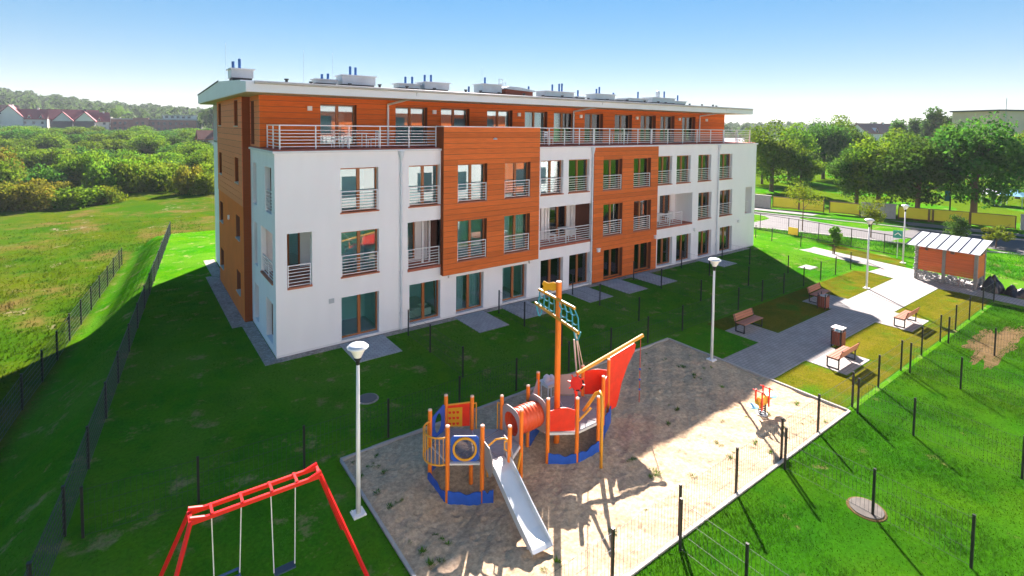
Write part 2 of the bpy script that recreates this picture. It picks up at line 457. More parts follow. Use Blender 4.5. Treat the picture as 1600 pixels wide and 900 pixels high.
def ubox(name, material, x0, x1, y0, y1, z0, z1, parent):
    o = link(name, unit_box(material, name), parent)
    o.location = ((x0 + x1) / 2, (y0 + y1) / 2, (z0 + z1) / 2)
    o.scale = (x1 - x0, y1 - y0, z1 - z0)
    return o

def np_mesh(name, verts, nper, material, smooth=False):
    """big mesh of separate n-gons from an (N*nper,3) array"""
    n = len(verts) // nper
    me = bpy.data.meshes.new(name)
    me.vertices.add(len(verts)); me.vertices.foreach_set("co", np.ascontiguousarray(verts, dtype=np.float32).ravel())
    me.loops.add(n * nper); me.loops.foreach_set("vertex_index", np.arange(n * nper, dtype=np.int32))
    me.polygons.add(n); me.polygons.foreach_set("loop_start", np.arange(0, n * nper, nper, dtype=np.int32))
    me.polygons.foreach_set("loop_total", np.full(n, nper, dtype=np.int32))
    me.materials.append(material)
    me.update(calc_edges=True)
    return me

def sst(a, b, x):
    t = np.clip((x - a) / (b - a), 0, 1); return t * t * (3 - 2 * t)

# ------------------------------------------------------------------ ground
FWD2 = np.array([_se, _ce]); RGT2 = np.array([_ce, -_se])
def fence1_x(y): return -5.75 + 0.108 * y
def fence2_x(y): return -9.33 + 0.121 * y

RIDGE_T = np.array([-3.0, -1.3, -0.98, -0.80, -0.62, -0.5, 0.0, 0.45, 0.8, 1.3, 3.0])
RIDGE_Z = np.array([40.0, 40.0, 36.0, 25.0, 19.0, 17.0, 13.0, 10.0, 9.0, 9.0, 9.0])

def terrain(x, y):
    x = np.asarray(x, float); y = np.asarray(y, float)
    dx, dy = x - CAM[0], y - CAM[1]
    r = np.hypot(dx, dy)
    fw = dx * FWD2[0] + dy * FWD2[1]; lt = dx * RGT2[0] + dy * RGT2[1]
    t = np.where(fw > 1, lt / np.maximum(fw, 1), np.where(lt < 0, -3.0, 3.0))
    left = sst(-0.30, -0.42, t)
    d = np.maximum(fence1_x(np.minimum(y, 34)) - 0.35 - x, (y - 34.2))
    z = -1.4 * sst(0, 2.7, d) * np.where(y > 33, left, sst(20, 0, x))
    z = z + left * 6.5 * sst(75, 290, r)
    hill = np.interp(np.clip(t, -3, 3), RIDGE_T, RIDGE_Z)
    z = z + np.maximum(hill - 5 * left, 0) * sst(430, 880, r)
    z = z + 0.10 * np.sin(x * 0.31 + 1.0) * np.cos(y * 0.27) * sst(40, 70, r)
    # gentle unevenness on the meadow side
    z = z + 0.06 * np.sin(x * 0.9) * np.sin(y * 0.7 + 2) * sst(0.2, 3, d)
    return z

SX0, SX1, SY0, SY1 = 0.02, 16.32, -16.72, -8.62        # sandpit
def axis_pts(segs):
    out = []
    for a, b, n in segs: out += list(np.linspace(a, b, n, endpoint=False))
    return np.array(out)
gx = np.concatenate([axis_pts([(-2200, -300, 22), (-300, -60, 30), (-60, -14, 24), (-14, SX0 - .05, 36)]), [SX0 - .05, SX0],
                     axis_pts([(SX0 + .5, SX1, 30)]), [SX1, SX1 + .05], axis_pts([(SX1 + .5, 80, 60), (80, 300, 30), (300, 2200, 24)]), [2200]])
gy = np.concatenate([axis_pts([(-2200, -200, 14), (-200, -30, 14), (-30, SY0 - .05, 24)]), [SY0 - .05, SY0],
                     axis_pts([(SY0 + .5, SY1, 16)]), [SY1, SY1 + .05], axis_pts([(SY1 + .5, 60, 60), (60, 320, 44), (320, 2200, 36)]), [2200]])
GX, GY = np.meshgrid(gx, gy)
GZ = terrain(GX, GY)
inside = (GX >= SX0 - .001) & (GX <= SX1 + .001) & (GY >= SY0 - .001) & (GY <= SY1 + .001)
GZ = np.where(inside, -0.55, GZ)
nx_, ny_ = len(gx), len(gy)
gv = np.stack([GX, GY, GZ], -1).reshape(-1, 3)
gf = [(j * nx_ + i, j * nx_ + i + 1, (j + 1) * nx_ + i + 1, (j + 1) * nx_ + i) for j in range(ny_ - 1) for i in range(nx_ - 1)]
gme = bpy.data.meshes.new("ground"); gme.from_pydata(gv.tolist(), [], gf); gme.update()

# the ground carries the lawn near the block and rough meadow beyond the left bank and far out
def meadow_ground():
    m, n, l, b = new_mat("lawn_and_meadow")
    b.inputs["Roughness"].default_value = 0.9; b.inputs["Specular IOR Level"].default_value = 0.0
    geo = n.new("ShaderNodeNewGeometry")
    sep = n.new("ShaderNodeSeparateXYZ"); l.new(geo.outputs["Position"], sep.inputs[0])
    def noise(s, d=6, r=0.6):
        z = n.new("ShaderNodeTexNoise"); z.inputs["Scale"].default_value = s; z.inputs["Detail"].default_value = d; z.inputs["Roughness"].default_value = r
        l.new(geo.outputs["Position"], z.inputs["Vector"]); return z.outputs["Fac"]
    def ramp(f, lo, hi):
        r = n.new("ShaderNodeMapRange"); r.inputs["From Min"].default_value = lo; r.inputs["From Max"].default_value = hi; l.new(f, r.inputs["Value"]); return r.outputs[0]
    def mixc(f, a, c):
        x = n.new("ShaderNodeMix"); x.data_type = 'RGBA'; l.new(f, x.inputs["Factor"])
        for sock, v in ((x.inputs[6], a), (x.inputs[7], c)):
            if isinstance(v, tuple): sock.default_value = (*v, 1)
            else: l.new(v, sock)
        return x.outputs[2]
    lawn = mixc(ramp(noise(0.22), 0.38, 0.62), (0.026, 0.168, 0.004), (0.062, 0.188, 0.004))
    lawn = mixc(ramp(noise(1.1), 0.45, 0.72), lawn, (0.016, 0.142, 0.004))
    lawn = mixc(ramp(noise(0.17, 5, 0.6), 0.46, 0.62), lawn, (0.066, 0.185, 0.012))
    lawn = mixc(ramp(noise(0.8, 9, 0.72), 0.56, 0.68), lawn, (0.24, 0.215, 0.095))
    mead = mixc(ramp(noise(0.09), 0.40, 0.62), (0.032, 0.092, 0.004), (0.068, 0.095, 0.005))
    mead = mixc(ramp(noise(0.5), 0.5, 0.7), mead, (0.022, 0.080, 0.004))
    mead = mixc(ramp(noise(0.16, 9, 0.72), 0.50, 0.64), mead, (0.12, 0.092, 0.026))
    mead = mixc(ramp(noise(0.35, 9, 0.74), 0.60, 0.67), mead, (0.24, 0.185, 0.13))
    # left of the outer bank fence, or well behind the block -> meadow
    ln = n.new("ShaderNodeMath"); ln.operation = 'MULTIPLY_ADD'; ln.inputs[1].default_value = 0.121; ln.inputs[2].default_value = -9.0
    l.new(sep.outputs["Y"], ln.inputs[0])
    df = n.new("ShaderNodeMath"); df.operation = 'SUBTRACT'; l.new(ln.outputs[0], df.inputs[0]); l.new(sep.outputs["X"], df.inputs[1])
    f1 = ramp(df.outputs[0], -0.3, 0.3)
    f2 = ramp(sep.outputs["Y"], 34.5, 36.0)
    mxm = n.new("ShaderNodeMath"); mxm.operation = 'MAXIMUM'; l.new(f1, mxm.inputs[0]); l.new(f2, mxm.inputs[1])
    c = mixc(mxm.outputs[0], lawn, mead)
    mr = n.new("ShaderNodeMapRange"); mr.inputs["From Min"].default_value = 0.3; mr.inputs["From Max"].default_value = 0.7
    mr.inputs["To Min"].default_value = 0.65; mr.inputs["To Max"].default_value = 1.35
    l.new(noise(9, 7, 0.75), mr.inputs["Value"])
    hs = n.new("ShaderNodeHueSaturation"); l.new(c, hs.inputs["Color"]); l.new(mr.outputs[0], hs.inputs["Value"])
    l.new(hs.outputs[0], b.inputs["Base Color"])
    bp = n.new("ShaderNodeBump"); bp.inputs["Strength"].default_value = 0.35; bp.inputs["Distance"].default_value = 0.05
    l.new(noise(14, 8, 0.7), bp.inputs["Height"]); l.new(bp.outputs[0], b.inputs["Normal"])
    return m
gme.materials.append(meadow_ground())
gme.polygons.foreach_set("use_smooth", [True] * len(gme.polygons))
tag(link("ground", gme), kind="structure")

def sheet(name, poly, z, material, kind="structure", th=0.0):
    """flat paved area from a polygon outline; th gives it a visible edge"""
    mb = MB(); k = len(poly)
    if th:
        mb.slab(poly, (0, 0, z - th / 2), (1, 0, 0), (0, 1, 0), (0, 0, 1), th)
    else:
        mb.add([(p[0], p[1], z) for p in poly], [tuple(range(k))])
    return tag(mb.build(name, material), kind=kind)

# sandpit: uneven sheet, dug out a little round the near end of the climbing ship
NSX, NSY = 330, 165
sxs = np.linspace(SX0 + 0.03, SX1 - 0.03, NSX); sys_ = np.linspace(SY0 + 0.03, SY1 - 0.03, NSY)
SXX, SYY = np.meshgrid(sxs, sys_)
def sand_z(x, y):
    z = -0.03 + 0.025 * np.sin(x * 1.7) * np.sin(y * 2.1) + 0.015 * np.sin(x * 4.3 + y * 3.1) + 0.012 * np.sin(y * 6.7 - x * 5.1)
    return z - 0.24 * np.exp(-(((x - 2.2) / 1.1) ** 2 + ((y + 12.6) / 1.1) ** 2))
SZZ = sand_z(SXX, SYY)
# footprints: shallow dents with pushed-up rims
for _ in range(2600):
    i = int(RNG.integers(4, NSY - 4)); j = int(RNG.integers(4, NSX - 4)); dpt = RNG.uniform(.004, .017); rr_ = RNG.uniform(.07, .13)
    sl_ = np.s_[i - 4:i + 5, j - 4:j + 5]
    q = ((SXX[sl_] - sxs[j]) ** 2 + (SYY[sl_] - sys_[i]) ** 2) / rr_ ** 2
    SZZ[sl_] += dpt * (-np.exp(-q) + .45 * np.exp(-(np.sqrt(q) - 1.35) ** 2 * 5))
sv = np.stack([SXX, SYY, SZZ], -1).reshape(-1, 3)
sf = [(j * NSX + i, j * NSX + i + 1, (j + 1) * NSX + i + 1, (j + 1) * NSX + i) for j in range(NSY - 1) for i in range(NSX - 1)]
sme = bpy.data.meshes.new("sand"); sme.from_pydata(sv.tolist(), [], sf); sme.materials.append(SAND)
sme.polygons.foreach_set("use_smooth", [True] * len(sme.polygons)); sme.update()
tag(link("sand", sme), kind="structure")
# concrete edging boards, one metre each
edge = thing("sandpit_edging", "thin concrete edging boards laid in a rectangle round the sandpit", "edging", (0, 0, 0))
n_e = 16
for i in range(n_e):
    a = SX0 + (SX1 - SX0) * i / n_e; b = SX0 + (SX1 - SX0) * (i + 1) / n_e - 0.012
    for yy in (SY0, SY1):
        dz = RNG.uniform(-.006, .008)
        ubox("edging_board", CONCL, a, b, yy - .04, yy + .04, -.4, .045 + dz, edge)
for i in range(8):
    a = SY0 + .045 + (SY1 - SY0 - .09) * i / 8; b = SY0 + .045 + (SY1 - SY0 - .09) * (i + 1) / 8 - 0.012
    for xx in (SX0, SX1):
        ubox("edging_board", CONCL, xx - .04, xx + .04, a, b, -.4, .045 + RNG.uniform(-.006, .008), edge)

# paved plaza with bench bays, and the paths that leave it
plaza = [(16.37, -11.5), (19.6, -11.5), (19.6, -9.7), (21.55, -9.7), (21.55, -11.45), (27.8, -11.45), (27.8, -9.8), (30.6, -9.8), (30.6, -11.25),
         (38.4, -11.2), (38.9, -9.45), (41.0, -9.6), (41.3, -6.0), (43.0, 2.0), (44.5, 12), (46.6, 12), (45.3, 2.5), (43.7, -5.2), (42.6, -10.9),
         (42.4, -11.9), (39.85, -11.9), (39.75, -15.6), (39.6, -30), (37.3, -30), (38.25, -14.9), (38.1, -13.8), (30.25, -13.75), (30.25, -15.4), (27.55, -15.4), (27.55, -13.75),
         (21.9, -13.75), (21.9, -15.45), (19.4, -15.45), (19.4, -13.75), (16.37, -13.8)]
sheet("plaza_paving", plaza, 0.022, PAVING, th=0.06)
sheet("shelter_floor", [(39.86, -11.92), (42.3, -11.92), (42.3, -15.9), (39.78, -15.9)], 0.012, CONC, th=0.04)
# drain channel across the plaza
tag(MB().bar((33.2, -11.3, .026), (31.7, -13.7, .026), .05, .012).build("drain_channel", MATS["dark_vent_gap"]), kind="structure")
# yellowing turf laid beside the plaza
tz = 0.010
sheet("turf_strip", [(16.4, -8.75), (19.55, -8.75), (19.55, -11.45), (16.4, -11.45)], tz, LAWN)
for poly in ([(21.6, -8.6), (27.75, -8.6), (27.75, -11.4), (21.6, -11.4)], [(30.65, -8.6), (38.3, -8.7), (38.85, -9.4), (38.35, -11.15), (30.65, -11.2)],
             [(19.6, -8.6), (21.55, -8.6), (21.55, -9.66), (19.6, -9.66)], [(27.8, -8.6), (30.6, -8.6), (30.6, -9.76), (27.8, -9.76)],
             [(16.42, -13.85), (19.35, -13.8), (19.35, -16.55), (16.42, -16.55)], [(21.95, -13.8), (27.5, -13.8), (27.5, -16.55), (21.95, -16.55)],
             [(30.3, -13.8), (38.05, -13.85), (38.2, -16.5), (30.3, -16.55)], [(19.4, -15.5), (21.9, -15.5), (21.9, -16.55), (19.4, -16.55)],
             [(27.55, -15.45), (30.25, -15.45), (30.25, -16.55), (27.55, -16.55)],
             [(45.0, 3.0), (46.9, 3.2), (46.7, -4.0), (45.2, -9.6), (43.0, -10.6), (43.75, -5.2)]):
    sheet("turf_strip", poly, tz, SOD)
# bare earth showing on the right-hand lawn
def blob(cx, cy, rx, ry, n=70, seed=0):
    r = random.Random(seed); out = []
    for i in range(n):
        t = 2 * math.pi * i / n; k = 1 + 0.22 * math.sin(3 * t + seed) + .14 * math.sin(7 * t + 2 * seed) + r.uniform(-.17, .17)
        out.append((cx + rx * k * math.cos(t), cy + ry * k * math.sin(t)))
    return out
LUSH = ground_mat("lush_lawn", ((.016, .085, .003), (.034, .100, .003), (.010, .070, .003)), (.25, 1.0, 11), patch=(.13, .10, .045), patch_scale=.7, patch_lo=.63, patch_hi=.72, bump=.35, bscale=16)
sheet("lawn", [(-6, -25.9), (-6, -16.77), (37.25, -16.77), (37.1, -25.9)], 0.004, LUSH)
sheet("bare_earth", blob(29.3, -18.3, 3.6, .75, seed=3), 0.008, BARE)
sheet("bare_earth", blob(33.2, -21.0, 3.2, 1.3, seed=5), 0.008, BARE)
# gravel margin round the block and the paved door pads
sheet("gravel_margin", [(-0.55, -0.45), (41.0, -0.45), (41.0, 0.05), (-0.02, 0.05), (-0.02, 5.5), (-0.36, 5.5), (-0.36, 14.9), (-0.02, 14.9), (-0.02, 21),
                        (-0.75, 21), (-0.72, 16.0), (-1.1, 16.0), (-1.05, 5.0), (-0.6, 5.0)], 0.012, GRAVEL, th=0.05)
for x0, x1, yy in ((2.75, 4.9, -2.45), (9.0, 10.85, -2.7), (12.0, 13.95, -2.5), (16.9, 18.9, -2.6), (20.1, 21.95, -2.8), (23.1, 25.0, -2.85), (31.1, 32.9, -2.6)):
    sheet("door_pad", [(x0, yy), (x1, yy), (x1, -0.12), (x0, -0.12)], 0.03, PADMAT, th=0.06)
# road and far pavement
near = [(46.0, 30), (46.6, 14), (48.6, 4.2), (51.0, -2.0), (52.8, -8.4), (56.2, -15.0), (62, -24), (72, -36)]
far = [(55.0, 32), (56.4, 16), (58.2, 9.6), (60.4, 1.7), (62.3, -5.2), (64.6, -13.8), (68.5, -22), (77, -32)]
sheet("road", near + far[::-1], 0.012, ASPHALT)
def strip(pl, o0, o1, name, z, material, th=0.0):
    a = [(p[0] + o0, p[1] + o0 * .25) for p in pl]; b = [(p[0] + o1, p[1] + o1 * .25) for p in pl]
    return sheet(name, a + b[::-1], z, material, th=th)
strip(far, 0.0, 0.22, "kerb", 0.13, CONCL, 0.16)
strip(near, -0.22, 0.0, "kerb", 0.13, CONCL, 0.16)
strip(far, 2.0, 4.9, "far_pavement", 0.03, PAVED, 0.05)

# ------------------------------------------------------------------ apartment block
BLD = thing("apartment_block", "long white and orange-clad apartment block with flat roof and terrace", "building", (0, 0, 0))
L, ZT = 40.0, 9.2
FR = lambda pl: (lambda a, z, d: (a, pl + d, z))        # facing -y
SDW = lambda pl: (lambda a, z, d: (pl + d, a, z))       # facing -x

def holed_wall(mb, T, a0, a1, z0, z1, holes, depth):
    As = sorted({a0, a1, *[h[0] for h in holes], *[h[1] for h in holes]})
    Zs = sorted({z0, z1, *[h[2] for h in holes], *[h[3] for h in holes]})
    for i in range(len(As) - 1):
        for j in range(len(Zs) - 1):
            ca, cz = (As[i] + As[i + 1]) / 2, (Zs[j] + Zs[j + 1]) / 2
            if any(h[0] < ca < h[1] and h[2] < cz < h[3] for h in holes): continue
            mb.quad(T(As[i], Zs[j], 0), T(As[i + 1], Zs[j], 0), T(As[i + 1], Zs[j + 1], 0), T(As[i], Zs[j + 1], 0))
    for h in holes:
        reveal(mb, T, h, depth)

def reveal(mb, T, h, depth, d0=0.0):
    a, b, c, d = h[:4]
    mb.quad(T(a, c, d0), T(a, d, d0), T(a, d, depth), T(a, c, depth))
    mb.quad(T(b, c, d0), T(b, c, depth), T(b, d, depth), T(b, d, d0))
    mb.quad(T(a, d, d0), T(b, d, d0), T(b, d, depth), T(a, d, depth))
    mb.quad(T(a, c, d0), T(a, c, depth), T(b, c, depth), T(b, c, d0))

def tbox(name, material, T, a0, a1, z0, z1, d0, d1, parent):
    p, q = T(a0, z0, d0), T(a1, z1, d1)
    return ubox(name, material, min(p[0], q[0]), max(p[0], q[0]), min(p[1], q[1]), max(p[1], q[1]), min(p[2], q[2]), max(p[2], q[2]), parent)

def mbox(mb, T, a0, a1, z0, z1, d0, d1):
    p, q = T(a0, z0, d0), T(a1, z1, d1)
    mb.box(min(p[0], q[0]), max(p[0], q[0]), min(p[1], q[1]), max(p[1], q[1]), min(p[2], q[2]), max(p[2], q[2]))

def window(T, a0, a1, z0, z1, depth=0.24, rail=False, sill=None, mull=0.5, room=True, parent=BLD, fmat=FRAME, raild=0.06, curtain=False, ajar=False):
    fb = MB(); w = 0.075; d0, d1 = depth, depth + 0.09
    mbox(fb, T, a0, a0 + w, z0, z1, d0, d1); mbox(fb, T, a1 - w, a1, z0, z1, d0, d1)
    mbox(fb, T, a0 + w, a1 - w, z1 - w, z1, d0, d1); mbox(fb, T, a0 + w, a1 - w, z0, z0 + w * 1.2, d0, d1)
    panes = []
    if mull:
        am = a0 + (a1 - a0) * mull
        mbox(fb, T, am - .075, am + .075, z0 + w * 1.2, z1 - w, d0 - .012, d1)
        panes = [(a0 + w, am - .075), (am + .075, a1 - w)]
    else:
        panes = [(a0 + w, a1 - w)]
    win = fb.build("window", fmat, parent)
    for p0, p1 in panes:
        tbox("pane", GLASS, T, p0, p1, z0 + w * 1.2, z1 - w, d0 + .035, d0 + .047, win)
    if sill:
        tbox("sill", sill, T, a0 - .03, a1 + .03, z0 - .05, z0 + .012, -0.055, depth - .004, win)
    if room:
        rb = MB(); D = depth + 2.4; e = 0.25
        A0, A1, Z0, Z1 = a0 - e, a1 + e, z0 - .04, z1 + .25
        q = lambda *pts: rb.quad(*[T(*p) for p in pts])
        dd = d1 + .004
        q((A0, Z0, D), (A1, Z0, D), (A1, Z1, D), (A0, Z1, D)); q((A0, Z0, dd), (A0, Z0, D), (A0, Z1, D), (A0, Z1, dd))
        q((A1, Z0, dd), (A1, Z1, dd), (A1, Z1, D), (A1, Z0, D)); q((A0, Z1, dd), (A0, Z1, D), (A1, Z1, D), (A1, Z1, dd))
        # inner face of the outer wall round the opening
        q((A0, Z0, dd), (a0, Z0, dd), (a0, Z1, dd), (A0, Z1, dd)); q((a1, Z0, dd), (A1, Z0, dd), (A1, Z1, dd), (a1, Z1, dd))
        q((a0, z1, dd), (a1, z1, dd), (a1, Z1, dd), (a0, Z1, dd))
        rb.build("room_wall", ROOMW, win)
        fl = MB(); fl.quad(T(A0, Z0, dd), T(A1, Z0, dd), T(A1, Z0, D), T(A0, Z0, D)); fl.build("room_floor", ROOMF, win)
    if curtain:
        cb = MB(); n = 60; pts = []
        for i in range(n + 1):
            a = a0 + .1 + (a1 - a0 - .2) * i / n
            pts.append((a, depth + .28 + .05 * math.sin(i * 1.05) + .02 * math.sin(i * .37)))
        for i in range(n):
            if 24 < i < 34: continue
            cb.quad(T(pts[i][0], z0 + .05, pts[i][1]), T(pts[i + 1][0], z0 + .05, pts[i + 1][1]), T(pts[i + 1][0], z1 - .05, pts[i + 1][1]), T(pts[i][0], z1 - .05, pts[i][1]))
        cb.build("curtain", CURTAIN, win)
    if ajar:   # a tilted sash
        ab = MB()
        p = lambda a, z, d: Vector(T(a, z, d))
        am = a0 + (a1 - a0) * .56
        for (u0, v0, u1, v1) in ((am, z0 + .1, am, z1 - .1), (a1 - .1, z0 + .1, a1 - .1, z1 - .1), (am, z1 - .1, a1 - .1, z1 - .1)):
            ab.bar(p(u0, v0, depth + (.12 if v0 < z0 + .5 else .30)), p(u1, v1, depth + (.12 if v1 < z0 + .5 else .30)), .06)
        ab.build("tilted_sash", fmat, win)
    if rail:
        window_rail(T, a0 + .02, a1 - .02, z0 + .10, z0 + 1.02, raild, parent)
    return win

def window_rail(T, a0, a1, z0, z1, d, parent, n=7, posts=(0.0, 1.0)):
    rb = MB()
    mbox(rb, T, a0, a1, z1 - .045, z1, d - .022, d + .022)
    for f in posts:
        a = a0 + .02 + (a1 - a0 - .04) * f
        mbox(rb, T, a - .02, a + .02, z0 - .08, z1 - .045, d - .02, d + .02)
    r = rb.build("balcony_railing", RAILW, parent)
    for i in range(n - 1):
        z = z0 + (z1 - .06 - z0) * i / (n - 1)
        tbox("rail", RAILW, T, a0 + .042, a1 - .042, z - .014, z + .014, d - .012, d + .012, r)
    return r

# --- storeys: openings measured off the front
G0, G1, S0, S1, T0, T1 = 0.15, 2.22, 3.20, 5.35, 6.28, 8.40
g_open = [(2.90, 4.76), (6.40, 8.20), (9.18, 10.97), (12.30, 14.08), (15.17, 17.02), (17.55, 19.37), (26.40, 28.20), (28.72, 30.56), (31.56, 33.38), (34.60, 36.44)]
s_open = [(2.90, 4.76), (31.42, 33.22), (34.45, 36.30)]
t_open = [(2.88, 4.74), (6.36, 8.14), (15.08, 16.92), (17.38, 19.22), (26.24, 27.95), (28.50, 30.26), (31.27, 33.04), (34.28, 36.14)]
log_open = [(6.30, 8.20, 3.02, 5.48), (15.06, 19.53, 3.02, 5.48), (26.30, 30.62, 3.05, 5.46)]
slot = (0.48, 1.56, 3.08, 5.55); slotE = (38.40, 39.46, 3.04, 5.40)
BX0, BX1, BZ0, BZ1, BY = 8.20, 14.72, 2.47, 10.40, -0.30           # hung orange bay
CX0, CX1 = 19.58, 26.20                                            # orange bay that reaches the ground

T = FR(0.0)
mb = MB()
holes = [(a, b, G0, G1) for a, b in g_open] + [(a, b, S0, S1) for a, b in s_open] + [(a, b, T0, T1) for a, b in t_open] + log_open + [slot, slotE]
# cut the wall where the clad bays stand
holed_wall(mb, T, 0, BX0, 0.12, ZT, [h for h in holes if h[1] <= BX0 + .01], .24)
holed_wall(mb, T, BX0, BX1, 0.12, BZ0, [h for h in holes if BX0 < h[0] < BX1 and h[3] < BZ0], .24)
holed_wall(mb, T, BX1, CX0, 0.12, ZT, [h for h in holes if BX1 < h[0] < CX0], .24)
holed_wall(mb, T, CX1, L, 0.12, ZT, [h for h in holes if CX1 < h[0]], .24)
# left return wall
TS = SDW(0.0)
side_holes = [(0.66, 2.05, T0 + .08, T1 + .08), (4.05, 4.95, T0 + .08, T1 + .08), (0.53, 3.12, 3.25, 5.52), (4.02, 4.85, 3.25, 5.45), (0.64, 2.06, 0.40, 2.28), (3.85, 4.88, 0.40, 2.28)]
holed_wall(mb, TS, 0, 5.56, 0.12, ZT, side_holes, .24)
mb.quad((0, 14.8, .12), (0, 20.2, .12), (0, 20.2, ZT), (0, 14.8, ZT))
mb.quad((L, 0, .12), (L, 20.2, .12), (L, 20.2, ZT), (L, 0, ZT))
mb.quad((0, 20.2, .12), (L, 20.2, .12), (L, 20.2, 11.9), (0, 20.2, 11.9))
mb.build("wall", WHITE, BLD)
# plinth band
pb = MB()
for a, b in ((0.0, CX0 - .03), (CX1 + .03, L)):
    pb.quad((a, .012, 0), (b, .012, 0), (b, .012, .125), (a, .012, .125))
pb.quad((.012, 0.0, 0), (.012, 5.56, 0), (.012, 5.56, .125), (.012, 0.0, .125))
pb.quad((L - .012, 0, 0), (L - .012, 20, 0), (L - .012, 20, .125), (L - .012, 0, .125))
pb.build("plinth", CREAMW, BLD)

for i, (a, b) in enumerate(g_open):
    window(T, a, b, G0, G1, sill=CREAMW, curtain=(i in (2, 4, 6, 9)), ajar=(i == 1))
for a, b in s_open: window(T, a, b, S0, S1, rail=True, sill=SILLR, curtain=(a > 31))
for a, b in t_open: window(T, a, b, T0, T1, rail=True, sill=SILLR, curtain=(a in (28.50, 15.08, 34.28)))
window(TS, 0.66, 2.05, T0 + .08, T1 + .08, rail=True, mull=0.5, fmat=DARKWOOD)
window(TS, 4.05, 4.95, T0 + .08, T1 + .08, mull=0)
window(TS, 4.02, 4.85, 3.25, 5.45, mull=0)
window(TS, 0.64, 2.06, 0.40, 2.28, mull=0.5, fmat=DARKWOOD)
window(TS, 3.85, 4.88, 0.40, 2.28, mull=0)
# bed behind the second door
bed = MB(); bed.box(6.75, 8.05, 0.75, 2.6, .16, .55); bed.box(6.8, 8.0, 1.2, 2.5, .55, .68); bed.lathe([(.25, 0), (.33, .06), (.28, .13), (.1, .16)], 10, (7.2, .95, .55))
bed.build("bed_seen_inside", BEDLINEN, BLD)

# --- loggias
def loggia(a0, a1, z0, z1, depth, doors, right_mat, parent=BLD):
    lb = MB(); q = lambda *p: lb.quad(*[T(*k) for k in p])
    q((a0, z0, .24), (a0, z0, depth), (a0, z1, depth), (a0, z1, .24)); q((a0, z1, .24), (a0, z1, depth), (a1, z1, depth), (a1, z1, .24))
    dh = [(d[0], d[1], z0 + .06, z1 - .22) for d in doors]
    holed_wall(lb, FR(depth), a0, a1, z0, z1, dh, .12)
    lg = lb.build("loggia", WHITE, parent)
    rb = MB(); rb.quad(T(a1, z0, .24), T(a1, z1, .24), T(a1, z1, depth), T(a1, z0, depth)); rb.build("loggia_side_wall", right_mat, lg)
    tb = MB(); mbox(tb, T, a0, a1, z0 - .10, z0 + .03, -.05, depth); tb.build("loggia_floor", TILEFLOOR, lg)
    for d in doors:
        window(FR(depth), d[0], d[1], z0 + .06, z1 - .22, depth=.10, parent=BLD, mull=d[2] if len(d) > 2 else 0.5)
    return lg
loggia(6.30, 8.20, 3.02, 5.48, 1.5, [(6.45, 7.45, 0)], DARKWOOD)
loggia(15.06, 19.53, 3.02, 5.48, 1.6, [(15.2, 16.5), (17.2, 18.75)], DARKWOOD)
loggia(26.30, 30.62, 3.05, 5.46, 1.6, [(26.5, 28.2), (28.65, 30.0)], WHITE)
window_rail(T, 6.32, 8.16, 3.12, 4.05, .06, BLD)
window_rail(T, 15.08, 19.50, 3.12, 4.05, .06, BLD, posts=(0, .5, 1.0))
window_rail(T, 26.32, 29.4, 3.14, 4.05, .06, BLD, posts=(0, .5, 1.0))
# white posts standing inside the loggias
pp = MB()
for a, d in ((7.52, .8), (7.98, .9), (16.75, 1.5), (17.0, 1.5), (19.0, 1.4)): mbox(pp, T, a, a + .09, 3.05, 5.48, d, d + .09)
pp.build("loggia_post", RAILW, BLD)
# corner loggia seen through the slot and the side opening
cl = MB()
cl.quad((.24, .24, 5.56), (2.4, .24, 5.56), (2.4, 3.4, 5.56), (.24, 3.4, 5.56))
cl.quad((2.4, .24, 3.06), (2.4, 3.4, 3.06), (2.4, 3.4, 5.56), (2.4, .24, 5.56))
holed_wall(cl, FR(3.4), .24, 2.4, 3.06, 5.56, [(.7, 1.9, 3.1, 5.3)], .12)
co = cl.build("corner_loggia", WHITE, BLD)
MB().box(.24, 2.4, .24, 3.4, 3.0, 3.085).build("loggia_floor", TILEFLOOR, co)
MB().box(.48, 1.56, -.05, .239, 3.02, 3.10).build("sill", SILLR, co); MB().box(-.05, .239, .53, 3.12, 3.19, 3.265).build("sill", SILLR, co)
window(FR(3.4), .7, 1.9, 3.1, 5.3, depth=.08)
window_rail(T, .52, 1.52, 3.15, 4.10, .08, BLD)
window_rail(TS, .56, 3.08, 3.15, 4.10, .08, BLD, posts=(0, .5, 1))
# east slot balcony
MB().box(38.40, 39.46, .24, 1.4, 3.0, 3.06).build("loggia_floor", TILEFLOOR, BLD)
eb = MB(); eb.quad((38.4, 1.4, 3), (39.46, 1.4, 3), (39.46, 1.4, 5.4), (38.4, 1.4, 5.4)); eb.quad((38.4, .24, 3), (38.4, 1.4, 3), (38.4, 1.4, 5.4), (38.4, .24, 5.4))
eb.quad((39.46, .24, 3), (39.46, 1.4, 3), (39.46, 1.4, 5.4), (39.46, .24, 5.4)); eb.quad((38.4, .24, 5.4), (38.4, 1.4, 5.4), (39.46, 1.4, 5.4), (39.46, .24, 5.4)); eb.build("loggia", WHITE, BLD)
window_rail(T, 38.44, 39.0, 3.15, 4.1, .1, BLD)

